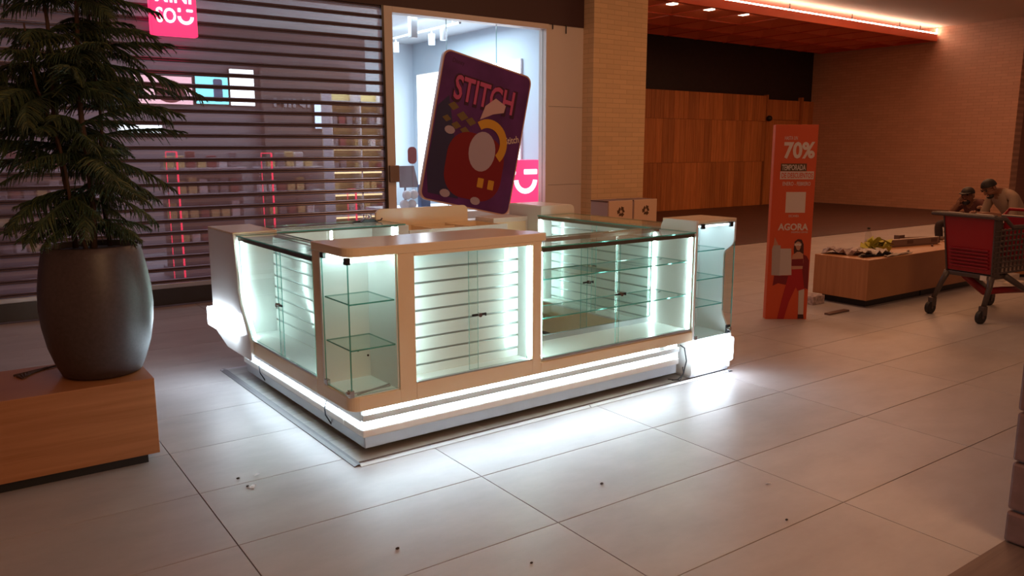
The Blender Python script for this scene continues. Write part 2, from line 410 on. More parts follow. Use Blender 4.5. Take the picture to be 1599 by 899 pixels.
# alcove
struct(B(12.0, 21.64, 14.76, 15.0, 0, 5.2).obj('wall_alcove_back', 'facade_black'))
struct(B(7.4, 12.0, 14.2, 15.0, 0, 5.2).obj('wall_alcove_left', 'facade_black'))
wp = struct(empty('wall_timber', (14.55, 14.66, 0)))
zs = (0, 1.25, 2.38, 3.09)
for r in range(3):
    x = -2.0
    while x < 4.80:
        wd = random.choice((.13, .17, .20, .24))
        wd = min(wd, 4.82-x)
        if wd < .08: break
        link('plank', B(.003, wd-.003, -.02-random.random()*.006, .09, zs[r]+.003, zs[r+1]-.003).mesh('plank', 'wall_plank'), wp, (x, 0, 0)); x += wd
x = 4.82
for wd, y, z0, z1 in ((.05, -.02, 0, 3.12), (.30, .05, 2.44, 3.0), (.33, .05, 2.44, 3.0), (.31, .05, 2.44, 3.0), (.30, .05, 2.44, 3.0), (.32, .05, 2.44, 3.0), (.08, -.03, 0, 3.1), (.34, .03, 0, 3.0), (.36, .03, 0, 3.0), (.05, .0, 0, 3.0)):
    link('plank', B(.003, wd-.003, y-.02, .09, z0, z1).mesh('plank', 'wall_plank'), wp, (x, 0, 0)); x += wd
d2 = struct(empty('door_2', (19.5, 14.70, 0)))
B(0, 1.5, 0, .05, 0, 2.43).obj('door_leaf', 'wall_plank', d2)
tag(MB().ball((19.40, 14.55, 2.46), .085, 0, 14, 10).tube([(19.40, 14.55, 2.46), (19.40, 14.64, 2.46)], .03, 8).obj('dome_camera', 'black', smooth=True),
    'small black dome camera on the timber wall above the banner', 'camera')
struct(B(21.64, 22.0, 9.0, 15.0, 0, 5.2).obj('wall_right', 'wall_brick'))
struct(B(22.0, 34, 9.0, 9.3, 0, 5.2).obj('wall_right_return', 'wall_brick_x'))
struct(B(7.42, 34, 5.0, 15.0, 4.74, 4.9).obj('ceiling', 'ceiling_paint'))
# canopy of orange coffers
cn = thing('coffered_canopy', 'orange coffered ceiling canopy hanging in front of the black fascia', 'canopy', (9.4, 11.15, 4.40))
CW, CD, PX, PY = 12.2, 3.45, 1.11, 1.10
B(0, CW, -.05, 0, -.02, .16).obj('front_fascia', 'canopy', cn, bevel=.004)
B(CW-.03, CW, 0, CD, -.02, .16).obj('side_fascia', 'canopy', cn)
for j in range(4):
    B(0, CW, j*PY-.012+.03, j*PY+.012+.03, -.018, .03).obj('rib', 'canopy', cn)
off = (12.33-PX/2-9.4) % PX
for i in range(12):
    B(off+i*PX-.012, off+i*PX+.012, 0, CD, -.018, .03).obj('rib', 'canopy', cn)
cof = MB(); s_ = .11; a, b_ = PX/2-.012, PY/2-.012
cof.add([(-a, -b_, 0), (a, -b_, 0), (a, b_, 0), (-a, b_, 0), (-s_, -s_, .15), (s_, -s_, .15), (s_, s_, .15), (-s_, s_, .15)],
        [(0, 4, 5, 1), (1, 5, 6, 2), (2, 6, 7, 3), (3, 7, 4, 0), (4, 7, 6, 5)])
cme = cof.mesh('coffer', 'canopy_coffer')
lme = B(-.085, .085, -.085, .085, 0, .078).mesh('downlight', 'downlight')
for i in range(11):
    for j in range(3):
        c = link('coffer', cme, cn, (off+(i+.5)*PX, .03+(j+.5)*PY, 0))
        if (i, j) in ((2, 0), (3, 0), (4, 0), (2, 1), (1, 0), (1, 1)): link('downlight', lme, c, (0, 0, .070))
# light line along the canopy's upper front edge, and the ceiling it washes
B(0, CW-.02, -.045, -.015, .165, .185).obj('cove_light', 'cove', cn)
B(CW-.035, CW-.02, -.045, -.03, .165, .30).obj('cove_light', 'cove', cn)
for x in (3.2, 6.1, 8.5, 10.6, 11.6):
    MB().tube([(x, .1, .16), (x, .1, .34)], .012, 6).obj('hanger_rod', 'dark_alu', cn)

# ------------------------------------------------------------------ foreground stone pillar at the right edge
sp = struct(empty('wall_stone_pillar', (3.462, 1.318, 0)))
B(.02, .88, -.88, -.02, 0, 4.70).obj('core', 'joint', sp)
for k in range(22):
    z0 = -.072+.2135*k; z0c = max(z0, 0)
    cut = ((0, .45, -.9, 0), (.458, .9, -.9, 0)) if k % 2 else ((0, .9, -.40, 0), (0, .9, -.9, -.408))
    for (xa, xb, ya, yb) in cut:
        link('stone_block', B(xa, xb, ya, yb, z0c+.005, min(z0+.2135, 4.72)-.004).mesh('stone_block', 'stone', bevel=.012), sp, (random.uniform(-.004, .004), 0, 0))

# ------------------------------------------------------------------ roller shutter
sh = thing('roller_shutter', 'closed grey metal roller shutter with see-through slats across the shop front', 'shutter', (-1.5, SH, 0))
L = 5.86
def prof(pts, mi, m):
    n = len(pts)
    vs = [(0, y, z) for y, z in pts]+[(L, y, z) for y, z in pts]
    m.add(vs, [(i, i+1, i+1+n, i+n) for i in range(n-1)]+[tuple(range(n)), tuple(range(2*n-1, n-1, -1))], mi)
sm = MB(); P = .1245
for zc in (.010, .032):
    sm.add([(x, .0+.012*math.cos(a)*-1, zc+.0105*math.sin(a)) for x in (0, L) for a in [pi*2*k/8 for k in range(8)]],
           [(k, (k+1) % 8, (k+1) % 8+8, k+8) for k in range(8)], 0)
sm.box(0, L, .002, .006, .005, .045, 0)
sm.add([(x, y, z) for x in (0, L) for y, z in ((.004, .043), (-.003, .065), (-.006, .083), (-.003, .103), (.004, .1235))], [(i, i+1, i+6, i+5) for i in range(4)], 1)
sme = sm.mesh('slat', ('slat_rail', 'shutter_perf'))
k = 0; z = .235
while z < 3.24: link('slat', sme, sh, (0, 0, z)); z += P
B(0, L, -.02, .02, .185, .232).obj('bottom_bar', 'alu', sh, bevel=.005)
B(0, L, -.012, .012, .012, .185).obj('bottom_rail', 'dark_alu', sh)
B(L-.03, L, -.03, .03, 0, 3.25).obj('guide_channel', 'dark_alu', sh)

# ------------------------------------------------------------------ shop window, left of the pillar
w1 = struct(empty('window_1', (4.36, SH, 0)))
B(0, .115, -.02, .14, 0, 3.255).obj('window_frame', 'portal_white', w1, bevel=.004)
B(.115, 2.44, -.02, .14, 3.185, 3.255).obj('window_frame', 'portal_white', w1, bevel=.004)
B(2.395, 2.44, -.02, .14, 0, 3.185).obj('window_frame', 'portal_white', w1)
B(.115, 2.395, -.02, .14, 0, .82).obj('window_sill', 'portal_white', w1)
for x0, x1 in ((.115, .885), (.890, 1.635), (1.640, 2.395)):
    MB().pane(x0, x1, .05, .06, .82, 3.185).obj('pane', ('glass_clear', 'glass_edge'), w1)
tag(B(4.375, 4.50, SH-.06, SH-.021, 1.22, 1.42).obj('lock_box', 'tool_grey', bevel=.006), 'small dull lock box on the white window jamb beside the shutter', 'lock')
for x, h in ((7.0-.14, .05), (7.0+.09, .09)):
    tag(MB().tube([(x, SH-.025, 3.24-h), (x, SH-.025, 3.26)], .008, 6).obj('cable_stub', 'cable'), 'short dark cable end hanging under the brown header, the %s' % ('shorter left one' if h < .07 else 'longer right one'), 'cable', 'cable ends above the white panel')

# ------------------------------------------------------------------ store interior
struct(B(-5, 7.3, SH+.28, 13.4, -.16, -.002).obj('floor_store', 'store_floor'))
struct(B(-5, 7.3, SH+.28, 13.6, 3.5, 3.65).obj('ceiling_store', 'store_ceiling'))
struct(B(-5, 7.3, 13.4, 13.6, 0, 3.5).obj('wall_store_back', 'store_wall'))
struct(B(7.3, 7.41, SH+.14, 13.6, 0, 3.5).obj('wall_store_right', 'store_wall'))
struct(B(-5.2, -5, SH+.28, 13.6, 0, 3.5).obj('wall_store_left', 'store_dark'))
struct(B(-5, 6.3, 13.3, 13.4, 0, 3.5).obj('wall_store_cladding', 'store_dim'))
struct(B(4.38, 5.9, 13.1, 13.299, 0, 3.0).obj('wall_store_brown', 'store_dark'))
lettering('MINI', 'goods_grey', bpy.data.objects['wall_store_brown'], (4.85, 13.09, 2.36), (1, 0, 0), (0, 0, 1), .62, .14, .02, .03)
lp = thing('lightbox', 'big glowing white panel on the side wall inside the lit shop window', 'light panel', (7.26, 11.5, 1.0))
B(0, .035, -1.55, 1.68, -.1, 1.95).obj('panel_frame', 'goods_white', lp)
B(-.012, 0, -1.53, 1.66, -.08, 1.93).obj('diffuser', 'panel_light', lp)
def screen(x0, x1, z0, z1, y, mat, label):
    t = thing('display_screen', label, 'screen', ((x0+x1)/2, y, z0), 0, 'lit displays behind the shutter'); wd = (x1-x0)/2
    B(-wd, wd, 0, .06, 0, z1-z0).obj('casing', 'black', t)
    B(-wd+.012, wd-.012, -.006, 0, .012, z1-z0-.012).obj('display', mat, t); return t
t = screen(2.45, 3.33, 2.28, 2.72, 13.24, 'screen_pink', 'pink lit advert panel behind the shutter beside the plant')
flat('printed_shape', ell(.1, .2, .22, .17), 'goods_red', t, (0, -.007, 0), (1, 0, 0), (0, 0, 1))
t = screen(3.36, 3.88, 2.30, 2.74, 13.24, 'screen_cyan', 'cyan lit advert panel behind the shutter, between pink and white')
flat('printed_shape', rrect(.02, .16, .05, .40, .03), 'goods_blue', t, (0, -.007, 0), (1, 0, 0), (0, 0, 1))
screen(3.89, 4.30, 2.29, 2.88, 13.24, 'screen_white', 'white lit panel behind the shutter beside the cyan one')
screen(5.21, 5.53, 1.94, 2.37, 13.04, 'screen_blue', 'small pale blue screen behind the shutter near the yellow shelves')
screen(2.2, 2.85, 1.82, 1.98, 13.24, 'screen_white', 'low white light strip panel behind the shutter at the plant tips')
# yellow lit shelving and the goods on it
su = thing('shelving_unit', 'yellow lit shelving unit behind the right end of the shutter', 'shelf', (5.1, 11.0, 0))
B(-.45, .45, .34, .36, 0, 2.45).obj('back_panel', 'goods_yellow', su)
for x in (-.45, .0, .43): B(x, x+.02, 0, .34, 0, 2.45).obj('upright', 'goods_white', su)
lev = (.30, .62, .95, 1.28, 1.62, 1.95, 2.28)
for zl in lev:
    s1 = B(-.43, .43, 0, .34, zl, zl+.02).obj('shelf', 'goods_white', su)
    B(-.43, .43, .01, .03, zl-.025, zl-.002).obj('shelf_light', 'shelf_light', s1)
ORD = ('lowest', 'second lowest', 'third lowest', 'third highest', 'second highest', 'highest')
gm = {m: B(-.045, .045, -.05, .05, 0, .16).mesh('product_box', m, bevel=.006, segs=1) for m in ('goods_white', 'goods_yellow', 'goods_red', 'goods_grey')}
for li, zl in enumerate(lev[:6]):
    for i in range(7):
        if random.random() < .2: continue
        tag(link('product_box', gm[random.choice(list(gm))], None, (5.1-.36+i*.12, 11.14, zl+.02), (0, 0, 0), (1, 1, random.uniform(.6, 1.2))),
            'small boxed product on the %s shelf of the yellow lit unit behind the shutter' % ORD[li], 'box', 'boxed goods on the %s yellow lit shelf' % ORD[li])
# low display gondolas in the middle of the store, with goods and red edge lights
for gi, (gx, gl, place) in enumerate(((2.75, 1.0, 'behind the plant'), (3.85, .9, 'in the middle of the shutter'), (.9, 1.4, 'behind the pot'))):
    g = thing('display_gondola', 'dim grey display gondola of goods seen through the shutter %s' % place, 'shelf', (gx, 10.5, 0), 0, 'gondolas behind the shutter')
    B(-gl/2, gl/2, .0, .5, 0, .12).obj('plinth', 'goods_grey', g)
    B(-gl/2, gl/2, .23, .27, .12, 1.5).obj('back_panel', 'goods_grey', g)
    for li, zl in enumerate((.4, .72, 1.04, 1.36)):
        B(-gl/2, gl/2, 0, .23, zl, zl+.018).obj('shelf', 'goods_white', g)
        n = int(gl/.13)
        for i in range(n):
            tag(link('product_box', gm[random.choice(list(gm))], None, (gx-gl/2+.07+i*.13, 10.62, zl+.018), (0, 0, 0), (1.1, 1, random.uniform(.7, 1.3))),
                'small product on the %s shelf of the gondola %s' % (('bottom', 'lower middle', 'upper middle', 'top')[li], place), 'box', 'goods on the %s shelf of the gondola %s' % (('bottom', 'lower middle', 'upper middle', 'top')[li], place))
for x0, x1, z1, place in ((2.16, 2.28, 1.58, 'nearest the plant'), (3.28, 3.41, 1.56, 'in the middle'), (4.42, 4.54, 1.08, 'nearest the shop window')):
    g = thing('display_arch', 'thin red glowing upright frame behind the shutter, the one %s' % place, 'light', (x0, 10.0, 0), 0, 'red light frames behind the shutter')
    MB().tube([(x1-x0, 0, 0), (x1-x0, 0, z1)], .011, 6).obj('bright_tube', 'neon_red', g)
    MB().tube([(0, 0, 0), (0, 0, z1)], .005, 6).obj('thin_tube', 'neon_red', g)
    MB().tube([(0, 0, z1), (x1-x0, 0, z1)], .006, 6).obj('thin_tube', 'neon_red', g)
# things just inside the shop window
tr = thing('track_light', 'white ceiling track with small spot lamps inside the shop window', 'lamp', (6.1, 11.0, 3.5))
B(-.02, .02, -1.2, 1.2, -.17, -.14).obj('track', 'alu_white', tr)
for y in (-1.0, .9): MB().tube([(0, y, -.14), (0, y, 0)], .008, 6).obj('rod', 'alu_white', tr)
for x, y in ((.06, .85), (.06, -.3), (-.06, -.85)):
    h = MB().tube([(x, y, -.20), (x, y, -.36)], .05, 12).obj('spot_head', 'alu_white', tr)
    MB().tube([(x, y, -.165), (x, y, -.20)], .012, 6).obj('stem', 'alu_white', h)
tag(B(5.44, 5.54, 10.0, 10.1, 3.12, 3.5).obj('ceiling_speaker', 'alu_white', bevel=.01), 'pale box hanging from the shop window ceiling, left of the track', 'speaker')
dt = thing('display_table', 'white table inside the window under the goods', 'table', (5.35, 9.55, 0))
B(-.7, 1.75, -.5, .4, .80, .84).obj('table_top', 'goods_white', dt, bevel=.005)
for x in (-.66, 1.70):
    for y in (-.46, .36): B(x-.02, x+.02, y-.02, y+.02, 0, .80).obj('leg', 'goods_white', dt)
t = thing('sign_paddle', 'round-topped dark red sign on a clear stalk inside the window', 'sign', (5.06, 9.35, .84))
MB().tube([(0, 0, 0), (0, 0, .60)], .012, 6).obj('stalk', 'bottle_plastic', t)
MB().lathe([(.06, 0), (.06, .012)], n=16).obj('foot', 'bottle_plastic', t)
MB().prism(rrect(-.06, .06, .58, .80, .055), 'y', -.012, .012).obj('paddle', 'goods_red', t)
t = thing('tablet_stand', 'grey tilted screen on a stand inside the window', 'screen', (5.03, 9.46, .84))
MB().tube([(0, .05, 0), (0, .05, .32)], .015, 6).obj('post', 'goods_grey', t)
MB().add([(-.13, -.06, .27), (.15, -.06, .27), (.15, .07, .55), (-.08, .07, .55), (-.13, -.04, .27), (.15, -.04, .27), (.15, .09, .55), (-.08, .09, .55)],
         [(0, 1, 2, 3), (4, 7, 6, 5), (0, 4, 5, 1), (1, 5, 6, 2), (2, 6, 7, 3), (3, 7, 4, 0)]).obj('slab', 'goods_grey', t)
for i, (x, z) in enumerate(((4.86, .84), (4.97, .84), (4.90, .96), (5.00, .965))):
    t = MB().ball((x, 9.22, z+.062), (.065, .05, .062), 0, 12, 8).obj('plush_toy', 'goods_white', smooth=True)
    tag(t, 'plump white soft toy piled inside the window, %s' % ('lower left', 'lower right', 'upper left', 'upper right')[i], 'toy', 'white soft toys in the window')
t = tag(B(5.10, 5.24, 9.2, 9.3, .84, 1.15).obj('product_box', 'goods_blue', bevel=.008), 'blue carton inside the window beside the white soft toys', 'box')
# red lit smiley box in the window
t = thing('lit_sign_box', 'red glowing box with a winking smile inside the shop window', 'sign', (6.69, 9.05, .8605))
B(-.30, .28, 0, .30, 0, .60).obj('box', 'sign_red', t, bevel=.012)
flat('wink', rrect(-.03, .20, .40, .47, .015), 'sign_white', t, (0, 0, 0), (1, 0, 0), (0, 0, 1), .006, .001)
flat('eye_mark', ell(-.21, .43, .04, .05, 14), 'sign_white', t, (0, 0, 0), (1, 0, 0), (0, 0, 1), .006, .001)
flat('smile', band(-.0, .33, .13, .20, pi*1.02, pi*1.98, 18), 'sign_white', t, (0, 0, 0), (1, 0, 0), (0, 0, 1), .006, .001)
B(-.32, .30, .0, .32, -.02, 0).obj('base', 'goods_white', t)

# hanging shop sign over the shutter
t = thing('shop_sign', 'square red lit shop sign hanging in front of the shutter, white letters and smile', 'sign', (1.995, SH-.16, 2.70))
B(-.215, .215, -.10, .0, 0, .56).obj('box', 'sign_red', t, bevel=.012)
o_ = (0, -.101, 0)
lettering('MINI', 'sign_white', t, (0, -.102, .385), (1, 0, 0), (0, 0, 1), .33, .155, .006, .018)
lettering('SO', 'sign_white', t, (-.075, -.102, .185), (1, 0, 0), (0, 0, 1), .18, .14, .006, .016)
flat('smile', band(.105, .185, .045, .075, pi*1.0, pi*2.0, 14), 'sign_white', t, o_, (1, 0, 0), (0, 0, 1), .006, .001)
flat('eye_mark', rrect(.035, .062, .225, .262, .008), 'sign_white', t, o_, (1, 0, 0), (0, 0, 1), .006, .001)
flat('wink', rrect(.115, .175, .232, .256, .008), 'sign_white', t, o_, (1, 0, 0), (0, 0, 1), .006, .001)
for x in (-.15, .15): MB().tube([(x, -.05, .56), (x, -.05, 1.0)], .008, 6).obj('hanger_rod', 'dark_alu', t)
MB().tube([(-.15, -.05, .995), (-.15, .14, .995)], .008, 6).obj('bracket', 'dark_alu', t); MB().tube([(.15, -.05, .995), (.15, .14, .995)], .008, 6).obj('bracket', 'dark_alu', t)

# ------------------------------------------------------------------ big tilted promotional card standing in front of the window
CX, CY, CZ = 5.535, 8.50, 1.775
cd = thing('promo_card', 'huge tilted purple promotional card with rounded corners before the shop window', 'card', (CX, CY, 0))
tl, tr_, br, bl = (5.06, 2.815), (6.365, 2.53), (6.02, .735), (4.70, 1.0)
ax = Vector((tr_[0]-tl[0], 0, tr_[1]-tl[1])).normalized(); ay = Vector((-ax.z, 0, ax.x))
CWD, CHT = 1.345, 1.83
O_ = Vector((0, 0, CZ))
def CP(poly): return [(u*CWD/2, v*CHT/2) for u, v in poly]
flat('board', rrect(-CWD/2, CWD/2, -CHT/2, CHT/2, .10, 7), 'card_edge', cd, O_+Vector((0, .05, 0)), ax, ay, .05)
flat('printed_face', rrect(-CWD/2+.018, CWD/2-.018, -CHT/2+.018, CHT/2-.018, .09, 7), 'card_purple', cd, O_, ax, ay, .002)
N_ = ax.cross(ay)
def cshape(name, poly, mat, lift): return flat(name, poly, mat, cd, O_, ax, ay, .0015, lift)
cshape('printed_shape', CP([(-.95, .25), (-.75, .42), (-.45, -.2), (-.2, -.9), (-.85, -.9), (-.95, -.6)]), 'card_navy', .0022)
for u, v, s in ((-.62, .30, .10), (-.40, .20, .11), (-.20, .16, .10), (-.50, .06, .09), (-.30, .02, .09), (-.72, .12, .08)):
    cshape('printed_shape', CP([(u-s*1.2, v), (u, v+s*.6), (u+s*1.2, v), (u, v-s*.6)]), 'card_olive', .0030)
cshape('printed_shape', rrect(-.40, .46, -.80, .02, .30, 8), 'card_red', .0038)
cshape('printed_shape', band(.16, -.06, .19, .30, -.7, 2.3, 18), 'card_yellow', .0060)
cshape('printed_shape', ell(.10, -.18, .20, .25, 24), 'card_pale', .0046)
cshape('printed_shape', CP([(-.02, .22), (.05, .42), (.25, .56), (.5, .5), (.48, .40), (.25, .34)]), 'card_blush', .0075)
for u, v in ((.16, -.62), (.40, -.62)): cshape('printed_shape', rrect(u*CWD/2, u*CWD/2+.09, v*CHT/2-.06, v*CHT/2+.06, .01), 'card_yellow', .0060)
for u, v in ((-.62, -.02), (-.5, -.86), (.18, -.88)): cshape('printed_shape', ell(u*CWD/2, v*CHT/2, .075, .05, 12), 'card_pale', .0060)
lettering('STITCH', 'card_outline', cd, O_+ax*.01+ay*.50+N_*.0036, ax, ay, .96, .36, .002, .06)
lettering('STITCH', 'card_pink', cd, O_+ax*.0+ay*.51+N_*.0060, ax, ay, .90, .30, .002, .02)
lettering('Disney', 'card_outline', cd, O_-ax*.45+ay*.80+N_*.0025, ax, ay, .17, .07, .001)
lettering('Stitch', 'print_white', cd, O_+ax*.52+ay*.06+N_*.0036, (ax*.94+ay*.34), (ay*.94-ax*.34), .22, .09, .001, .01)
tag(B(4.70, 6.30, SH-.40, SH-.14, 0, .738).obj('card_plinth', 'portal_white', bevel=.006), 'low pale plinth behind the kiosk under the tilted purple card', 'plinth')

# ------------------------------------------------------------------ recycling bins by the pillar
def arrow_ring(parent, cx, cz, r):
    V3 = [Vector((cx+r*math.cos(pi/2+k*2*pi/3), cz+r*math.sin(pi/2+k*2*pi/3))) for k in range(3)]
    for k in range(3):
        A_, B_ = V3[k], V3[(k+1) % 3]; d = (B_-A_).normalized(); l = (B_-A_).length; nn = Vector((-d.y, d.x)); c = Vector((cx, cz))
        if (c-A_).dot(nn) < 0: nn = -nn
        P_ = lambda f, o: tuple(A_+d*l*f+nn*o*r)
        flat('recycling_arrow', [P_(.26, -.10), P_(.60, -.10), P_(.60, .26), P_(.40, .26), P_(.30, .20)], 'print_dark', parent, (0, -.001, 0), (1, 0, 0), (0, 0, 1), .002)
        flat('recycling_arrow', [P_(.60, -.30), P_(.60, .46), P_(.86, .08)], 'print_dark', parent, (0, -.001, 0), (1, 0, 0), (0, 0, 1), .002)
for i, (x, place) in enumerate(((6.585, 'left of the pair, its side showing'), (7.012, 'right of the pair, at the pillar'))):
    t = thing('recycling_bin', 'square tan recycling bin before the tiled pillar, %s' % place, 'bin', (x, 7.2, 0), 0, 'recycling bins by the pillar')
    dx = .02*i
    B(.0, .40, .018, .33, .04, .97).obj('body', 'bin_side', t, bevel=.004)
    B(.004, .40, 0, .016, .06, .985).obj('front_door', 'bin_front', t, bevel=.003)
    B(.0, .40, .0, .33, 0, .04).obj('plinth', 'black', t)
    B(-.002, .402, .018, .334, .97, .985).obj('lid', 'bin_top', t)
    arrow_ring(t, .205, .85, .085)
# ------------------------------------------------------------------ the kiosk (its own axes: x along the front, y to the back)
KR = math.radians(1.193); KO = Vector((1.5829, 3.6266, 0))
def kw(x, y, z=0): return KO+Vector((math.cos(KR)*x-math.sin(KR)*y, math.sin(KR)*x+math.cos(KR)*y, z))
class Unit:
    def __init__(s, name, label, cat, x, y, group=None, z=0):
        s.off = (x, y, z); s.t = thing(name, label, cat, kw(x, y, z), KR, group)
    def part(s, mb, name, mats, parent=None, **k): return mb.obj(name, mats, parent or s.t, s.off, **k)
GL = ('glass', 'glass_edge')

# platform under it
u = Unit('platform_mat', 'thin grey laminate platform on the floor under the kiosk, with metal edge strips', 'platform', 1.5, 1.1)
u.part(B(.03, 3.0, .03, 2.22, .0005, .004), 'underlay', 'joint')
n = 0
for j in range(12):
    y0 = .03+j*.183; x = .03-random.random()*.9
    while x < 3.0:
        a, b = max(x, .03), min(x+1.2, 3.0); x += 1.2
        if b-a < .03: continue
        u.part(B(a+.001, b-.001, y0+.001, min(y0+.182, 2.22), .004, .008), 'plank', 'mat_plank')
for poly, ax_, a, b in (([(0, .0005), (.0, .004), (.02, .011), (.04, .009), (.04, .0005)], 'y', -.01, 2.25), ([(3.03, .0005), (3.03, .003), (3.01, .011), (2.99, .009), (2.99, .0005)], 'y', -.03, 2.25)):
    u.part(MB().prism(poly, ax_, a, b), 'edge_strip', 'strip_alu')
for a, b in ((.03, 1.62), (1.63, 3.02)):
    u.part(MB().prism([(-.026, .0005), (-.026, .003), (-.012, .012), (.0, .009), (.0, .0005)], 'x', a, b), 'edge_strip', 'alu_white')
u.part(MB().prism([(2.25, .0005), (2.25, .003), (2.235, .011), (2.215, .009), (2.215, .0005)], 'x', .0, 3.02), 'edge_strip', 'alu')

# base with its light lines
AX, FY = .088, .06
u = Unit('kiosk_base', 'white stepped kiosk base with glowing light lines and a grey metal kick panel', 'base', .3, .3)
u.part(B(.22, 2.53, .18, 1.70, .008, .06), 'support_plinth', 'black')
u.part(B(.105, 2.53, .075, .095, .05, .113), 'kick_panel', 'alu', bevel=.003)
u.part(B(.105, .125, .0951, 1.96, .05, .113), 'kick_panel', 'alu', bevel=.003)
u.part(B(AX, 2.54, FY, .30, .114, .160), 'fascia', 'lacquer_white', bevel=.008)
u.part(B(AX+.001, .275, .301, 1.97, .114, .160), 'fascia', 'lacquer_white', bevel=.008)
u.part(B(AX+.022, 2.54, FY+.022, .30, .161, .284), 'riser', 'alu_white')
u.part(B(AX+.022, .275, .301, 1.95, .161, .284), 'riser', 'alu_white')
u.part(B(AX+.004, 2.54, FY+.001, FY+.0215, .203, .238), 'riser_lip', 'alu_white')
u.part(B(AX+.001, AX+.0215, FY+.022, 1.95, .196, .284), 'riser_lip', 'alu_white')
u.part(B(AX+.004, 2.53, FY+.008, FY+.0215, .163, .202), 'light_line', 'led_cool')
u.part(B(AX+.03, 2.34, FY+.010, FY+.0215, .240, .270), 'light_line', 'led_cool')
u.part(B(2.44, 2.52, FY+.010, FY+.0215, .240, .270), 'light_line', 'led_cool')
u.part(B(AX-.001, AX+.0215, .085, 1.94, .162, .194), 'light_line', 'led_cool')
for y in (.52, 1.60): u.part(MB().tube([(AX-.003, y, .20), (AX-.012, y+.004, .16), (AX-.010, y, .12), (AX+.02, y-.01, .06)], .004, 6), 'cable', 'cable')
u.part(MB().tube([(2.52, .04, .262), (2.545, .02, .24), (2.548, .0, .15), (2.535, .015, .05), (2.50, .03, .015), (2.46, .05, .015)], .005, 6), 'cable', 'cable')
u.part(MB().tube([(2.545, .03, .10), (2.54, .015, .06), (2.50, .01, .015), (2.44, .07, .02)], .004, 6), 'cable', 'cable')

# helper for small hardware
def hinge(u, x0, x1, y0, y1, z0, z1, nm='hinge', mat='black_metal', parent=None): return u.part(B(x0, x1, y0, y1, z0, z1), nm, mat, parent, bevel=.003)
def lockset(u, x, y, z, along='x', parent=None):
    m = MB()
    if along == 'x':
        m.box(x-.045, x+.05, y-.010, y-.003, z-.006, z+.006, 0); m.tube([(x, y-.004, z), (x, y-.026, z)], .012, 12, 1); m.box(x+.044, x+.05, y-.010, y, z-.012, z+.004, 0)
    else:
        m.box(y-.010, y-.003, x-.045, x+.05, z-.006, z+.006, 0); m.tube([(y-.004, x, z), (y-.026, x, z)], .012, 12, 1); m.box(y-.010, y, x+.044, x+.05, z-.012, z+.004, 0)
    return u.part(m, 'lock', ('black_metal', 'chrome'), parent)

# top board over the corner vitrine and the slat showcase
def rounded_top(pts_r):
    out = []
    n = len(pts_r)
    for i, (x, y, r) in enumerate(pts_r):
        p = Vector((x, y)); a = Vector(pts_r[i-1][:2]); b = Vector(pts_r[(i+1) % n][:2])
        if r == 0: out.append((x, y)); continue
        d1 = (a-p).normalized(); d2 = (b-p).normalized(); ang = d1.angle(d2); t = r/math.tan(ang/2)
        c = p+(d1+d2).normalized()*(r/math.sin(ang/2))
        s = p+d1*t; e = p+d2*t; a0 = math.atan2(s.y-c.y, s.x-c.x); a1 = math.atan2(e.y-c.y, e.x-c.x)
        while a1-a0 > pi: a1 -= 2*pi
        while a1-a0 < -pi: a1 += 2*pi
        out += [(c.x+r*math.cos(a0+(a1-a0)*k/7), c.y+r*math.sin(a0+(a1-a0)*k/7)) for k in range(8)]
    return out
u = Unit('counter_top', 'glossy warm-lit white top board wrapping the front left corner of the kiosk', 'counter', .5, .2)
u.part(MB().prism(rounded_top([(0, 0, .07), (1.285, 0, .03), (1.285, .17, 0), (1.24, .19, .0), (1.20, .44, .14), (0, .44, 0)]), 'z', 1.085, 1.132), 'board', 'lacquer_warm_lit', bevel=.005)

# corner vitrine
u = Unit('corner_vitrine', 'lit glass corner vitrine with two glass shelves at the kiosk front left corner', 'showcase', .17, .2)
u.part(MB().prism(rounded_top([(0, 0, .06), (.285, 0, 0), (.285, .34, 0), (0, .34, 0)]), 'z', .285, .362), 'floor_panel', 'lacquer_warm_lit', bevel=.004)
u.part(B(.012, .28, .012, .335, .362, .366), 'inner_floor', 'white_inner')
u.part(B(.275, .289, .012, .34, .366, 1.084), 'inner_wall', 'white_inner')
u.part(B(.0, .275, .325, .34, .366, 1.084), 'inner_wall', 'white_inner')
u.part(B(.03, .275, .03, .325, 1.070, 1.084), 'ceiling_panel', 'white_inner')
u.part(B(.03, .26, .018, .030, 1.058, 1.070), 'light_strip', 'led_soft'); u.part(B(.018, .03, .04, .31, 1.058, 1.070), 'light_strip', 'led_soft')
u.part(B(.06, .26, .30, .315, 1.062, 1.070), 'light_strip', 'led_soft')
gd = u.part(MB().pane(.012, .284, .008, .014, .372, 1.078), 'glass_front', GL)
gd2 = u.part(MB().pane(.006, .012, .012, .322, .372, 1.078), 'glass_door', GL)
for z in (.845, .607): u.part(MB().pane(.018, .270, .018, .322, z-.004, z+.004), 'shelf', ('glass_shelf', 'glass_edge'))
hinge(u, -.002, .020, .285, .32, 1.055, 1.084); hinge(u, -.002, .022, .0, .035, 1.050, 1.084)
hinge(u, -.004, .016, .285, .32, .366, .398, mat='chrome'); hinge(u, -.006, .02, .0, .032, .366, .405, mat='chrome')
u.part(MB().tube([(.0, .012, .39), (-.02, .012, .39)], .012, 10), 'lock', 'chrome')
for z, y in ((1.02, .325), (.52, .325), (.52, .20)): u.part(MB().tube([(.2, y-.001 if y > .3 else y, z), (.2, y-.004 if y > .3 else y+.003, z)], .006, 8), 'screw', 'black_metal')
u.part(B(.0, .02, .335, .43, .285, 1.085), 'corner_post', 'lacquer_warm_lit', bevel=.003)
u.part(MB().tube([(.05, .03, .372), (.27, .10, .372)], .004, 6), 'loose_rod', 'alu')
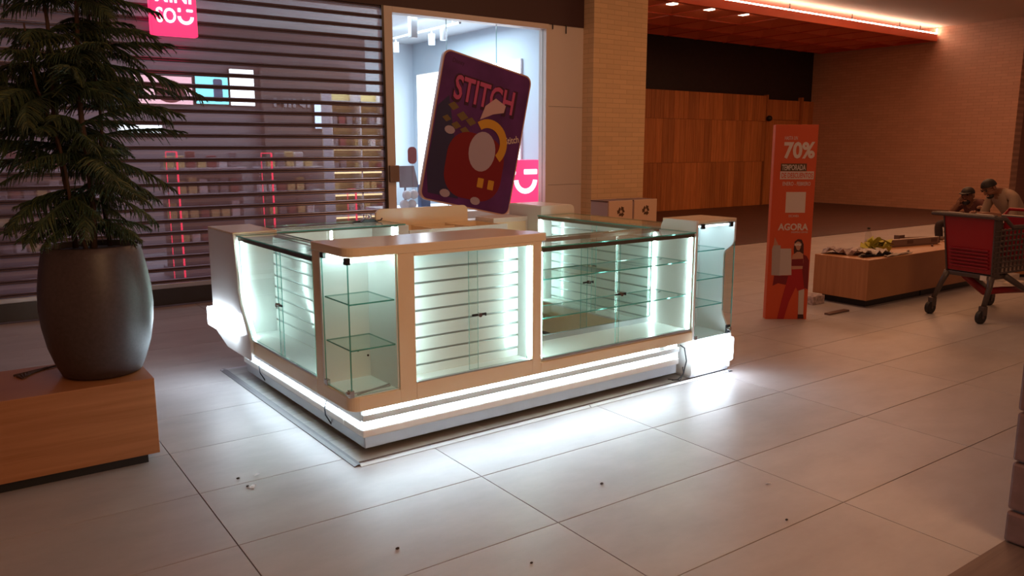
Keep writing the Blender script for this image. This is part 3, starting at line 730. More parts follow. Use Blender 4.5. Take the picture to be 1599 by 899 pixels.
u.part(MB().tube([(.03, .04, .378), (.25, .05, .378)], .003, 6), 'loose_rod', 'alu')

def slats(u, axis, a, b, face, depth, z0, z1, first, pitch=.077, parent=None):
    """boards with grooves between, from z0 to z1; axis is the running direction"""
    edges = [z0]; g = first
    while g > z0+.02: edges.append(g); g -= pitch
    edges = sorted(edges)+[z1]
    for lo, hi in zip(edges[:-1], edges[1:]):
        lo2 = lo+(.006 if lo > z0 else 0); hi2 = hi-(.006 if hi < z1 else 0)
        if axis == 'x': m = B(a, b, face, face+depth, lo2, hi2)
        elif axis == 'y': m = B(face, face+depth, a, b, lo2, hi2)
        u.part(m, 'slat_board', 'slat_white', parent, bevel=.0015, segs=1)
    if axis == 'x': m = B(a, b, face+depth*.6, face+depth+.004, z0, z1)
    else: m = B(face+depth*.6, face+depth+.004, a, b, z0, z1)
    u.part(m, 'groove_back', 'groove', parent)

# front slat showcase
u = Unit('slat_showcase', 'lit white slat-wall showcase in the kiosk front, behind two sliding glass panes', 'showcase', .78, .15)
u.part(B(.285, .383, 0, .022, .285, 1.085), 'face_post', 'lacquer_warm_lit', bevel=.003)
u.part(B(1.174, 1.238, 0, .022, .285, 1.085), 'face_post', 'lacquer_warm_lit', bevel=.003)
u.part(B(.384, 1.173, 0, .022, .285, .380), 'face_rail', 'lacquer_warm_lit', bevel=.003)
u.part(B(.384, 1.173, 0, .022, 1.066, 1.085), 'face_rail', 'lacquer_warm_lit', bevel=.003)
u.part(B(.375, 1.18, .022, .145, .365, .378), 'inner_floor', 'white_inner')
u.part(B(.375, 1.18, .022, .145, 1.067, 1.085), 'ceiling_panel', 'white_inner')
u.part(B(1.174, 1.186, .022, .145, .378, 1.067), 'inner_wall', 'white_inner'); u.part(B(.37, .383, .022, .145, .378, 1.067), 'inner_wall', 'white_inner')
slats(u, 'x', .383, 1.174, .145, .014, .378, 1.067, .970)
u.part(B(1.160, 1.173, .024, .036, .40, 1.06), 'light_strip', 'led'); u.part(B(.384, .395, .024, .036, .40, 1.06), 'light_strip', 'led')
g = u.part(MB().pane(.386, .80, .024, .029, .384, 1.064), 'glass_door', GL); g2 = u.part(MB().pane(.745, 1.158, .033, .038, .384, 1.064), 'glass_door', GL)
lockset(u, .80, .024, .70, 'x')
u.part(B(.384, 1.173, .0, .021, .3801, .386), 'door_track', 'alu')
u.part(B(.37, 1.19, .17, .40, .285, 1.085), 'rear_body', 'lacquer_warm_lit')

# front glass counter
u = Unit('glass_counter', 'long see-through glass counter with two glass shelves in the kiosk front', 'showcase', 1.92, .2)
u.part(B(1.239, 2.599, 0, .40, .285, .352), 'sill', 'lacquer_warm_lit', bevel=.004)
u.part(B(1.239, 2.599, .02, .40, .352, .364), 'deck', 'white_inner')
u.part(B(1.239, 1.252, .03, .40, .364, 1.03), 'inner_wall', 'white_inner')
u.part(B(2.588, 2.599, .02, .40, .364, 1.03), 'inner_wall', 'white_inner')
u.part(B(1.25, 2.588, .006, .022, 1.020, 1.044), 'top_rail', 'bronze_alu'); u.part(B(1.25, 2.588, .384, .40, 1.020, 1.044), 'top_rail', 'bronze_alu')
u.part(B(1.25, 2.588, .004, .022, .3641, .376), 'door_track', 'alu'); u.part(B(1.25, 2.588, .380, .40, .3641, .40), 'door_track', 'alu')
u.part(MB().pane(1.24, 2.598, .0, .42, 1.0445, 1.0535), 'glass_top', GL)
a1 = u.part(MB().pane(1.252, 1.885, .006, .011, .377, 1.020), 'glass_door', GL); a2 = u.part(MB().pane(1.865, 2.586, .015, .020, .377, 1.020), 'glass_door', GL)
b1 = u.part(MB().pane(1.252, 1.95, .385, .390, .401, 1.020), 'glass_door', GL); b2 = u.part(MB().pane(1.90, 2.586, .393, .398, .401, 1.020), 'glass_door', GL)
lockset(u, 1.885, .006, .70, 'x'); lockset(u, 1.95, .385, .72, 'x')
for z in (.845, .607): u.part(MB().pane(1.254, 2.586, .05, .36, z-.004, z+.004), 'shelf', ('glass_shelf', 'glass_edge'))
for x, y in ((2.576, .026), (2.576, .366), (1.253, .026), (1.253, .366)): u.part(B(x, x+.011, y, y+.014, .37, 1.018), 'light_strip', 'led')
for z in (.845, .607):
    for y in (.12, .30): u.part(MB().tube([(2.588, y, z-.010), (2.565, y, z-.010)], .006, 8), 'shelf_pin', 'chrome')

# right end vitrine, curved side cheek, lit sign box
u = Unit('end_vitrine', 'tall narrow lit glass vitrine with a curved side at the right end of the kiosk', 'showcase', 2.8, .17)
def cheek(x0, x1, y1, up_, parent=None, flip=False): pass
S = [(.33, .03), (.33, 1.105), (.0, 1.105), (.0, .97), (.012, .94), (.055, .905), (.08, .885), (.088, .86), (.085, .44), (.075, .41), (.03, .33), (.008, .30), (.0, .28), (.0, .03)]
u.part(MB().prism(S, 'x', 3.012, 3.03), 'side_cheek', 'lacquer_white', bevel=.002)
side = [(.0, .03), (.33, .03), (.33, 1.06)]+[(.33-.07+.07*math.cos(a), 1.06-.0+.07*math.sin(a)) for a in [pi/2*k/6 for k in range(1, 6)]]+[(.26, 1.13), (.0, 1.13)]
u.part(MB().prism(side, 'x', 2.600, 2.618), 'side_panel', 'lacquer_white', bevel=.002)
u.part(B(2.6185, 3.03, .0, .33, 1.108, 1.13), 'top_board', 'lacquer_warm_lit', bevel=.003)
u.part(B(2.6185, 3.011, .312, .33, .03, 1.107), 'back_panel', 'white_inner')
u.part(B(2.6185, 3.011, .012, .311, .272, .285), 'deck', 'white_inner')
u.part(B(2.6185, 3.011, .012, .311, 1.094, 1.107), 'ceiling_panel', 'white_inner')
u.part(B(2.6185, 3.028, .012, .30, .10, .27), 'lower_box', 'lacquer_white')
u.part(B(2.604, 3.026, .012, .31, .012, .098), 'kick_panel', 'alu_white', bevel=.003)
u.part(MB().pane(2.622, 3.026, .002, .008, .29, 1.09), 'glass_door', GL)
u.part(MB().pane(3.021, 3.027, .0085, .085, .43, .93), 'glass_side', GL)
for z in (.905, .70, .505): u.part(MB().pane(2.62, 2.985, .06, .308, z-.004, z+.004), 'shelf', ('glass_shelf', 'glass_edge'))
hinge(u, 2.650, 2.685, -.006, .01, 1.07, 1.104); hinge(u, 2.955, 2.99, -.006, .01, 1.07, 1.104); hinge(u, 2.622, 2.65, -.006, .012, .285, .315, mat='chrome')
u.part(MB().tube([(2.99, .004, .325), (2.99, -.022, .325)], .016, 14), 'lock', 'chrome'); u.part(B(2.975, 3.01, -.004, .012, .29, .35), 'lock_plate', 'black_metal')
u.part(B(2.64, 3.0, .285, .309, 1.080, 1.094), 'light_strip', 'led_blue'); u.part(B(2.64, 3.0, .014, .030, 1.082, 1.094), 'light_strip', 'led_blue')
s = Unit('lit_sign_box', 'blazing white light box on the foot of the right end vitrine', 'sign', 2.82, -.02)
m = MB().prism(rrect(2.632, 3.005, .095, .27, .02), 'y', -.045, .0)
s.part(m, 'light_box', 'sign_light'); s.part(B(2.66, 2.98, .0, .0115, .12, .25), 'mount', 'alu')

# left glass case
u = Unit('left_showcase', 'lit glass case with white slat wall on the left side of the kiosk', 'showcase', .14, 1.0)
u.part(B(0, .24, .43, 1.69, .285, .372), 'sill', 'lacquer_warm_lit', bevel=.004)
u.part(B(.02, .24, .43, 1.69, .372, .380), 'deck', 'white_inner')
u.part(B(.02, .24, 1.677, 1.69, .38, 1.03), 'inner_wall', 'white_inner'); u.part(B(.02, .24, .431, .444, .38, 1.03), 'inner_wall', 'white_inner')
slats(u, 'y', .444, 1.677, .24, .014, .38, 1.03, .921)
u.part(B(.255, .275, .43, 1.69, .285, 1.03), 'rear_panel', 'lacquer_warm_lit')
u.part(B(.004, .022, .444, 1.67, 1.020, 1.044), 'top_rail', 'bronze_alu'); u.part(B(.25, .27, .444, 1.67, 1.031, 1.044), 'top_rail', 'bronze_alu')
u.part(MB().pane(.0, .29, .43, 1.69, 1.0445, 1.0535), 'glass_top', GL)
u.part(MB().pane(.005, .010, .445, .985, .384, 1.020), 'glass_door', GL); u.part(MB().pane(.014, .019, .945, 1.67, .384, 1.020), 'glass_door', GL)
u.part(B(.002, .02, .445, 1.67, .3725, .382), 'door_track', 'alu')
lockset(u, .955, .005, .70, 'y')
u.part(B(.024, .036, .446, .458, .39, 1.02), 'light_strip', 'led')
st = [(1.662, 1.02), (1.655, .70), (1.635, .62), (1.56, .48), (1.50, .40)]
m = MB()
for (y0, z0), (y1, z1) in zip(st[:-1], st[1:]):
    m.add([(x, y+dy, z) for x in (.022, .034) for (y, z, dy) in ((y0, z0, 0), (y1, z1, 0), (y1, z1, .014), (y0, z0, .014))], [(0, 1, 2, 3), (4, 7, 6, 5), (0, 4, 5, 1), (1, 5, 6, 2), (2, 6, 7, 3), (3, 7, 4, 0)])
u.part(m, 'light_strip', 'led')
# left rear end cheek and its light box
u = Unit('end_cabinet', 'plain white curved end cabinet at the rear left corner of the kiosk', 'cabinet', .15, 1.95)
poly = [(1.69, 1.06), (2.25, 1.06), (2.25, .40), (2.20, .32), (1.95, .245), (1.47, .245), (1.455, .262), (1.455, .37), (1.48, .40), (1.56, .50), (1.63, .60), (1.655, .68), (1.66, .80)]
pts = [(y, z) for y, z in poly]
u.part(MB().prism(pts, 'x', -.022, -.001), 'side_cheek', 'lacquer_white', bevel=.004)
u.part(B(.0, .28, 1.692, 2.25, .33, 1.058), 'body', 'lacquer_white', bevel=.003)
u.part(B(-.022, .28, 1.69, 2.25, 1.0605, 1.072), 'top_board', 'lacquer_warm_lit', bevel=.003)
s = Unit('lit_sign_box', 'blazing white light box on the rear left end of the kiosk', 'sign', -.05, 1.95)
s.part(MB().prism(rrect(1.70, 2.23, .365, .50, .02), 'x', -.07, -.034), 'light_box', 'sign_light'); s.part(B(-.034, -.0225, 1.8, 2.15, .39, .48), 'mount', 'alu')

# rear left lit showcase, facing the inside of the kiosk
u = Unit('rear_showcase', 'lit glass-topped showcase at the rear left, facing the inside of the kiosk', 'showcase', .8, 2.0)
u.part(B(.282, 1.33, 1.74, 2.20, .03, .86), 'body', 'lacquer_white')
u.part(B(.282, 1.24, 2.18, 2.20, .861, 1.035), 'rear_panel', 'white_inner'); u.part(B(1.241, 1.33, 1.74, 2.20, .861, 1.043), 'end_panel', 'lacquer_white', bevel=.003)
u.part(MB().pane(.285, 1.234, 1.75, 1.755, .862, 1.036), 'glass_front', GL)
u.part(MB().pane(.291, 1.30, 1.735, 2.20, 1.0445, 1.0535), 'glass_top', GL)
u.part(B(.285, 1.234, 1.742, 1.757, 1.0361, 1.044), 'top_rail', 'bronze_alu')
for x in (1.20, .70): u.part(B(x, x+.016, 1.765, 1.777, .865, 1.035), 'light_strip', 'led')
# desk with open trays and a rounded splash board
u = Unit('tray_desk', 'warm-lit white cashier desk with open tray compartments and a rounded rear board', 'desk', 1.8, 2.0)
u.part(B(1.335, 2.27, 1.74, 2.23, .03, .90), 'body', 'lacquer_warm_lit')
u.part(B(1.335, 2.27, 1.74, 1.76, .9005, 1.0), 'front_lip', 'lacquer_white', bevel=.003)
for x0, x1 in ((1.335, 1.352), (1.60, 1.617), (1.93, 1.947), (2.253, 2.27)): u.part(B(x0, x1, 1.761, 2.20, .9005, .992), 'divider', 'lacquer_warm_lit')
u.part(B(1.353, 2.252, 1.761, 2.18, .9005, .906), 'tray_floor', 'tray_wood')
u.part(B(1.353, 2.252, 2.181, 2.20, .9005, .992), 'divider', 'lacquer_warm_lit')
u.part(B(1.62, 1.928, 2.02, 2.03, .906, .985), 'divider', 'lacquer_warm_lit')
u.part(MB().prism(rounded_top([(1.29, .99, 0), (2.18, .99, 0), (2.18, 1.135, .05), (1.29, 1.135, .05)]), 'y', 2.205, 2.228), 'splash_board', 'lacquer_warm_lit', bevel=.003)
u = Unit('white_cabinet', 'plain white cabinet between the tray desk and the right showcase', 'cabinet', 2.45, 2.1)
u.part(B(2.275, 2.645, 1.95, 2.23, .03, 1.03), 'body', 'lacquer_white', bevel=.003)
u.part(B(2.30, 2.62, 1.944, 1.95, .08, .99), 'door', 'lacquer_warm_lit', bevel=.002)
u = Unit('rear_cabinet', 'tall white cabinet with rounded top corners at the rear right of the kiosk', 'cabinet', 2.84, 2.0)
u.part(MB().prism(rounded_top([(2.65, .03, 0), (3.03, .03, 0), (3.03, 1.13, .05), (2.65, 1.13, .02)]), 'y', 1.765, 2.23), 'body', 'lacquer_white', bevel=.003)
u.part(B(2.68, 3.0, 2.23, 2.236, .08, 1.05), 'door', 'lacquer_warm_lit', bevel=.002)

# right showcase with a slat wall facing the inside
u = Unit('right_showcase', 'lit slat-wall showcase on the right side, seen through the glass counter', 'showcase', 2.8, 1.05)
u.part(B(2.60, 3.02, .345, 1.76, .05, .30), 'lower_body', 'lacquer_warm_lit')
u.part(B(2.60, 2.75, .345, 1.745, .3005, .312), 'deck', 'white_inner')
u.part(B(2.60, 2.75, 1.745, 1.76, .3005, 1.03), 'inner_wall', 'white_inner'); u.part(B(2.60, 2.75, .345, .358, .3125, 1.03), 'inner_wall', 'white_inner')
slats(u, 'y', .359, 1.744, 2.75, .014, .313, 1.03, .955)
u.part(B(2.768, 3.02, .345, 1.76, .3005, 1.0445), 'storage_body', 'lacquer_warm_lit')
u.part(B(2.60, 2.618, .36, 1.744, 1.020, 1.044), 'top_rail', 'bronze_alu')
u.part(MB().pane(2.60, 2.99, .345, 1.755, 1.0446, 1.0535), 'glass_top', GL)
u.part(MB().pane(2.602, 2.607, .36, 1.06, .316, 1.02), 'glass_door', GL); u.part(MB().pane(2.611, 2.616, 1.02, 1.743, .316, 1.02), 'glass_door', GL)
u.part(B(2.62, 2.632, 1.731, 1.743, .32, 1.02), 'light_strip', 'led'); u.part(B(2.62, 2.632, .36, .372, .32, 1.02), 'light_strip', 'led')
lockset(u, 1.04, 2.602, .70, 'y')

# metal clamp with a ring, lying on the rear glass
c = Unit('bulldog_clamp', 'dark metal clamp with a pale ring lying on the rear glass top', 'clamp', 1.13, 2.02, z=1.0536)
c.part(MB().prism([(1.05, 1.0536), (1.21, 1.0536), (1.17, 1.078), (1.09, 1.078)], 'y', 2.0, 2.04), 'jaws', 'black_metal', bevel=.003)
c.part(MB().tube([(1.0, 2.02, 1.060), (1.06, 2.02, 1.064)], .006, 6), 'lever', 'black_metal'); c.part(MB().tube([(1.21, 2.02, 1.062), (1.24, 2.02, 1.066), (1.25, 2.02, 1.08)], .005, 6), 'lever', 'black_metal')
c.part(MB().tube([(1.13+.018*math.cos(a), 2.02, 1.096+.018*math.sin(a)) for a in [2*pi*k/14 for k in range(15)]], .005, 6, cap=False), 'ring', 'goods_white')
# ------------------------------------------------------------------ left bench, pot and tree
t = thing('planter_bench', 'long wooden box bench on a black recessed plinth under the big potted tree', 'bench', (.785, 4.263, 0))
B(-2.6, 0, 0, .60, .058, .46).obj('bench_box', 'bench_wood', t, bevel=.003)
B(-2.55, -.05, .05, .55, 0, .0575).obj('plinth', 'black', t)
PX0, PY0 = .592, 4.545
t = thing('plant_pot', 'big dark grey-brown egg-shaped planter standing on the left bench', 'planter', (PX0, PY0, .46))
prof_ = [(.05, .0), (.165, .0), (.19, .012), (.215, .07), (.243, .16), (.262, .27), (.268, .36), (.264, .45), (.250, .55), (.232, .64), (.224, .672), (.219, .676), (.213, .672), (.217, .64), (.05, .62)]
MB().lathe(prof_, n=48).obj('pot_body', 'pot', t, smooth=True)
MB().lathe([(.02, .622), (.20, .628), (.216, .634), (.21, .645), (.12, .655), (.03, .66)], n=32).obj('soil', 'soil', t, smooth=True)
rnd = random.Random(11)
def frond(seed):
    r = random.Random(seed); m = MB(); Lf = .52
    def A(t): return Vector((t*Lf, .03*math.sin(t*3+seed), .13*t-.17*t*t))
    m.tube([A(k/7) for k in range(8)], [.0065*(1-.8*k/7)+.0012 for k in range(8)], 5, 0)
    for i in range(36):
        tt = .10+.9*i/35
        for sd in (-1, 1):
            l = (.035+.088*math.sin(pi*min(1, .20+.75*tt))**.8*(1-.35*tt))*r.uniform(.7, 1.25)
            p0 = A(tt); d = Vector((.50+.45*tt, sd*r.uniform(.45, .95), r.uniform(-.1, .15))).normalized(); pts = []
            dr = r.uniform(.45, 1.35)
            for k in range(5):
                s = k/4; pts.append(p0+d*(l*s)+Vector((0, 0, -dr*l*s*s*.8)))
            mi = 1 if r.random() < .3 else 0
            m.tube(pts, [.0042, .0050, .0048, .004, .0018], 4, mi, cap=False)
            for k in range(16):
                s = r.random(); a = s*4; q = min(3, int(a)); c = pts[q].lerp(pts[q+1], a-q); td = (pts[q+1]-pts[q]).normalized()
                o = Vector((r.uniform(-1, 1), r.uniform(-1, 1), r.uniform(-1, 1))); o = (o-td*o.dot(td)).normalized()
                tip = c+o*.011+td*.014; sdv = td.cross(o)*.002
                m.add([c-sdv, c+sdv, tip], [(0, 1, 2)], mi)
    return m.mesh('branch', ('needles', 'needles_light'))
fronds = [frond(s) for s in range(5)]
t = thing('potted_pine', 'dark green feathery potted pine with drooping comb-like branches in the big planter', 'tree', (PX0, PY0, 1.11))
stems = (((.005, -.03), (.02, -.05), 1.75, .017), ((-.075, .055), (-.13, .03), 1.8, .014), ((.085, .06), (.10, .07), 1.25, .012), ((-.03, -.07), (-.22, -.12), 1.1, .010))
for si, (b0, b1, hh, r0) in enumerate(stems):
    pts = [Vector((b0[0]+(b1[0]-b0[0])*k/8+.012*math.sin(k*1.3+si), b0[1]+(b1[1]-b0[1])*k/8+.012*math.cos(k*1.7+si), -.02+hh*k/8)) for k in range(9)]
    MB().tube(pts, [r0*(1-.6*k/8) for k in range(9)], 8).obj('stem', 'bark', t, smooth=True)
    z = .17 if si < 2 else .3
    while z < hh-.02:
        q = min(7.999, z/hh*8); c = pts[int(q)].lerp(pts[int(q)+1], q-int(q))
        nb = 5 if si < 2 else 3; a0 = rnd.uniform(0, 2*pi)
        for j in range(nb):
            f = 1.0 if z < hh*.75 else 1-.55*(z-hh*.75)/(hh*.25)
            lo = .62 if z < .25 else (.8 if z < .45 else 1)
            sc_ = f*lo*rnd.uniform(.72, 1.10)*(1.0 if si < 2 else .74)*(1 if z < .95 else .80)
            link('branch', fronds[rnd.randrange(5)], t, c, (rnd.uniform(-.35, .35), rnd.uniform(-.30, .35)+(.25 if .2 < z < .4 else 0), a0+2*pi*j/nb+rnd.uniform(-.3, .3)), (sc_, sc_, sc_))
        z += rnd.uniform(.13, .165)
# dried twig left on the bench
m = MB()
for k in range(9):
    a = -2.6+k*.16; x = .36-k*.018; m.tube([(x, 4.78-k*.012, .465), (x+.07*math.cos(a), 4.78-k*.012+.07*math.sin(a), .468)], [.008, .003], 5)
m.tube([(.42, 4.80, .467), (.20, 4.70, .467)], .006, 5)
tag(m.obj('fallen_twig', 'bark'), 'dry dark fallen twig lying on the bench beside the pot', 'twig')

# ------------------------------------------------------------------ banner totem
ba = math.atan2(4.433-4.665, 6.644-6.327)
t = thing('sale_banner', 'tall orange sale banner standing on the tiled floor near the right bench', 'banner', (6.4855, 4.549, 0), ba)
BW, BH = .393, 1.835
B(-BW/2, BW/2, 0, .075, 0, BH).obj('panel', 'orange', t, bevel=.002)
B(-BW/2-.0025, -BW/2-.0005, .003, .073, .004, BH-.004).obj('side_strip', 'orange_side', t)
O3, UX, VZ = (0, -.0006, 0), (1, 0, 0), (0, 0, 1)
def q(px, py): return ((px-(1195+(498-py)*17/303))/65*BW-BW/2, (498-py)/303*BH)
def poly(name, pts, mat, lift=.0): return flat(name, [q(*p) for p in pts], mat, t, O3, UX, VZ, .0012, lift)
def line(s, f0, f1, v, h, mat, bold=.0, lift=.0012): lettering(s, mat, t, (((f0+f1)/2-.5)*BW, -.0006-lift, v), UX, VZ, (f1-f0)*BW, h, .0014, bold)
line('HASTA UN', .22, .52, 1.714, .034, 'print_white')
line('70%', .215, .945, 1.602, .155, 'print_white', .035)
poly('text_field', [(1219.5, 253.5), (1259, 253.5), (1258.5, 265), (1218.8, 265)], 'print_dark'); line('TEMPORADA', .19, .75, 1.445, .052, 'print_white', .012, .0022)
poly('text_field', [(1218.3, 265.5), (1270, 265.5), (1269.4, 277.5), (1217.7, 277.5)], 'print_white'); line('DE DESCUENTOS', .19, .93, 1.372, .05, 'orange', .012, .0022)
line('ENERO - FEBRERO', .23, .89, 1.294, .036, 'print_white', .01)
poly('blank_square', [(1227.5, 297), (1258, 297), (1256.5, 329), (1226, 329)], 'print_white')
line('ESCANEA', .42, .66, .993, .022, 'print_white')
line('AGORA', .18, .90, .890, .066, 'print_white', .03)
line('SHOPPING CENTER', .50, .90, .840, .016, 'print_white')
poly('printed_figure', [(1239.5, 386), (1241, 374), (1246, 370), (1252, 371), (1255, 378), (1255, 394), (1250, 398), (1240, 393)], 'print_hair')
poly('printed_figure', [(1242.5, 376), (1246, 373.5), (1250, 375), (1250.5, 383), (1248, 388), (1244.5, 387), (1242.5, 382)], 'print_skin', .0012)
poly('printed_figure', [(1240.5, 377), (1251.5, 377), (1251, 380.5), (1247.5, 381), (1246, 379.5), (1244.5, 381), (1240.8, 380.5)], 'print_white', .0024)
poly('printed_figure', [(1238, 395), (1245, 390), (1249, 390), (1255, 394), (1256, 404), (1253, 419), (1237, 419), (1236, 404)], 'print_skin', .0006)
poly('printed_figure', [(1236.5, 402), (1254.5, 401), (1254, 412.5), (1236, 412.5)], 'print_red_dark', .0018)
poly('printed_figure', [(1254, 394), (1260, 397), (1263.5, 404), (1262, 450), (1256, 447), (1253, 420), (1255, 404)], 'print_red_dark', .0018)
poly('printed_figure', [(1236, 418), (1254, 417), (1257, 432), (1258, 451), (1246, 452), (1243, 446), (1232, 470), (1224, 497.5), (1213.5, 497.5), (1221, 466), (1228, 440), (1231, 428)], 'print_red', .0014)
poly('printed_bag', [(1205.5, 386), (1207.5, 380), (1219, 380), (1219, 428), (1204.5, 427)], 'bag_shade', .0014)
poly('printed_bag', [(1219, 385), (1235.5, 385), (1236, 427), (1217, 427.5)], 'bag_white', .0020)
poly('printed_figure', [(1209, 428), (1235, 428), (1229, 443), (1215, 440), (1206.5, 444)], 'print_red_dark', .0010)
poly('printed_figure', [(1208, 380), (1210, 367), (1213, 374), (1216, 380)], 'print_skin', .0010)
poly('printed_bag', [(1247.5, 452), (1256.5, 449), (1255, 491), (1246.5, 494)], 'bag_white', .0020)
poly('printed_figure', [(1246.5, 490), (1255, 490), (1255.5, 497), (1246, 497)], 'print_hair', .0024)

# ------------------------------------------------------------------ right bench and the clutter on it
t = thing('wooden_bench', 'long wooden box bench at the right, cluttered with papers and tools', 'bench', (7.583, 4.385, 0))
B(0, 2.40, 0, .62, .08, .50).obj('bench_box', 'bench_wood_y', t, bevel=.003)
B(.09, 1.18, .06, .56, 0, .0795).obj('plinth', 'black', t); B(1.20, 2.34, .06, .56, 0, .0795).obj('plinth', 'black', t)
for x, y, a_, lab in ((11.87, 5.17, 165, 'low wooden block the man in the dark cap sits on, hidden by the cart'), (11.23, 4.51, 150, 'low wooden block the man in the tan shirt sits on, behind the cart')):
    t = thing('seat_block', lab, 'stool', (x, y, 0), math.radians(a_))
    B(-.22, .20, -.22, .22, .04, .45).obj('block', 'bench_wood', t, bevel=.004); B(-.18, .16, -.18, .18, 0, .0395).obj('plinth', 'black', t)
ZB = .5005
m = MB(); r = random.Random(3)
def sheet(x, y, wx, wy, rot, mat, lab, cat, name, z=ZB, crumple=.03, n=6, group=None):
    m = MB(); rr = random.Random(int(x*1000)+int(y*777)); g = [[0]*(n+1) for _ in range(n+1)]
    hs = [[rr.random()*crumple for _ in range(n+1)] for _ in range(n+1)]
    vs = []
    for i in range(n+1):
        for j in range(n+1):
            a, b = (i/n-.5)*wx, (j/n-.5)*wy
            vs.append((x+a*math.cos(rot)-b*math.sin(rot), y+a*math.sin(rot)+b*math.cos(rot), z+hs[i][j]))
    vs2 = [(a, b, c+.0015) for a, b, c in vs]; k = n+1
    fs = [(i*k+j, (i+1)*k+j, (i+1)*k+j+1, i*k+j+1) for i in range(n) for j in range(n)]
    m.add(vs, [tuple(reversed(f)) for f in fs]); m.add(vs2, fs)
    o = m.obj(name, mat); return tag(o, lab, cat, group)
sheet(7.86, 4.86, .30, .36, .3, 'paper_print', 'crumpled printed grey newspaper sheet at the near left end of the bench', 'paper', 'newspaper', crumple=.07, n=8)
sheet(7.98, 4.62, .34, .26, -.2, 'paper', 'pale crumpled paper on the bench between the newspaper and the black sleeve', 'paper', 'paper_sheet', z=ZB+.012, crumple=.06, n=8)
sheet(7.93, 4.52, .46, .07, -.15, 'black', 'flat black plastic sleeve at the front corner of the right bench', 'sleeve', 'plastic_sleeve', z=ZB+.005, crumple=.03)
m = MB(); r = random.Random(5)
for k in range(26):
    c = Vector((8.26+r.uniform(-.14, .14), 4.70+r.uniform(-.09, .09), ZB+.035+r.random()*.08)); d = Vector((r.uniform(-1, 1), r.uniform(-1, 1), r.uniform(-.3, .6))).normalized()*.07
    e = d.cross(Vector((r.uniform(-1, 1), r.uniform(-1, 1), 1))).normalized()*.035
    m.add([c-d-e, c+d-e, c+d+e+Vector((0, 0, .02)), c-d+e], [(0, 1, 2, 3)])
    m.add([c-d-e-Vector((0, 0, .004)), c+d-e-Vector((0, 0, .004)), c+d+e+Vector((0, 0, .016)), c-d+e-Vector((0, 0, .004))], [(3, 2, 1, 0)])
m.box(8.16, 8.36, 4.64, 4.76, ZB, ZB+.03)
tag(m.obj('crumpled_bag', 'yellow_green'), 'crumpled yellow-green plastic bag lying on the bench papers', 'bag')
sheet(8.22, 4.43, .55, .05, .05, 'paper', 'white paper strip hanging along the front edge of the right bench', 'paper', 'paper_strip', z=ZB+.002, crumple=.02)
t = thing('spirit_level', 'long grey bar-shaped spirit level lying across the middle of the bench', 'tool', (9.1, 4.80, ZB), math.radians(-9))
B(-.52, .52, -.025, .025, .012, .085).obj('bar', 'tool_grey', t, bevel=.003)
for x in (-.42, 0, .42): B(x-.05, x+.05, -.028, -.0255, .03, .07).obj('vial_window', 'tool_dark', t)
for x in (-.523, .515): B(x, x+.008, -.027, .027, .01, .087).obj('end_cap', 'black', t)
B(-.5, .5, -.02, .02, 0, .0118).obj('sole', 'tool_grey', t)
t = thing('sledge_tool', 'long-handled tool with a dark block head lying at the rear of the bench', 'tool', (9.15, 4.96, ZB))
B(-.02, .10, -.035, .035, 0, .11).obj('head', 'tool_dark', t, bevel=.006)
MB().tube([(.1, 0, .06), (.80, -.16, .035)], .022, 10).obj('handle', 'tool_grey', t)
t = thing('water_bottle', 'clear plastic water bottle with a dark cap standing at the back of the bench', 'bottle', (8.52, 4.96, ZB))
MB().lathe([(.03, 0), (.034, .01), (.034, .14), (.030, .17), (.015, .20), (.013, .215)], n=16).obj('bottle_body', 'bottle_plastic', t, smooth=True)
MB().lathe([(.016, .216), (.016, .235)], n=14).obj('cap', 'black', t)
MB().lathe([(.0346, .06), (.0346, .11)], n=16).obj('sticker', 'bag_shade', t, smooth=True)
for x, y, l, mt, lab, nm in ((8.55, 4.50, .16, 'tool_dark', 'thin dark screwdriver lying near the front edge of the bench', 'screwdriver'), (9.30, 4.62, .10, 'tool_dark', 'small dark clamp beside the spirit level on the bench', 'clamp'), (9.58, 4.50, .14, 'black_metal', 'black pliers at the front edge of the bench near the red cart', 'pliers')):
    t = thing(nm, lab, 'tool', (x, y, ZB), .4)
    MB().tube([(-l/2, 0, .012), (0, 0, .012)], .012, 8).obj('grip', mt, t); MB().tube([(0.0005, 0, .012), (l/2, .0, .010)], .005, 6).obj('shaft', 'tool_grey', t)
tag(B(7.30, 7.50, 4.80, 5.02, .0005, .09).obj('carton_scrap', 'paper_print', bevel=.004), 'small grey carton on the floor between banner and bench', 'box')
tag(B(6.98, 7.32, 4.40, 4.46, .0005, .018).obj('metal_strip', 'tool_dark', bevel=.002), 'dark flat metal strip lying on the floor by the banner', 'strip')
for i, (x, y, a, b) in enumerate(((10.3, 4.10, .34, .14), (10.55, 4.28, .3, .2), (10.75, 3.95, .16, .12))):
    tag(B(x, x+a, y, y+b, .0005, .03+.05*i).obj('carton', 'paper', bevel=.003), 'pale flat carton on the floor under the red cart, %s' % ('nearest and thinnest', 'the wide middle one', 'small thick one at the right')[i], 'box', 'cartons on the floor behind the cart')

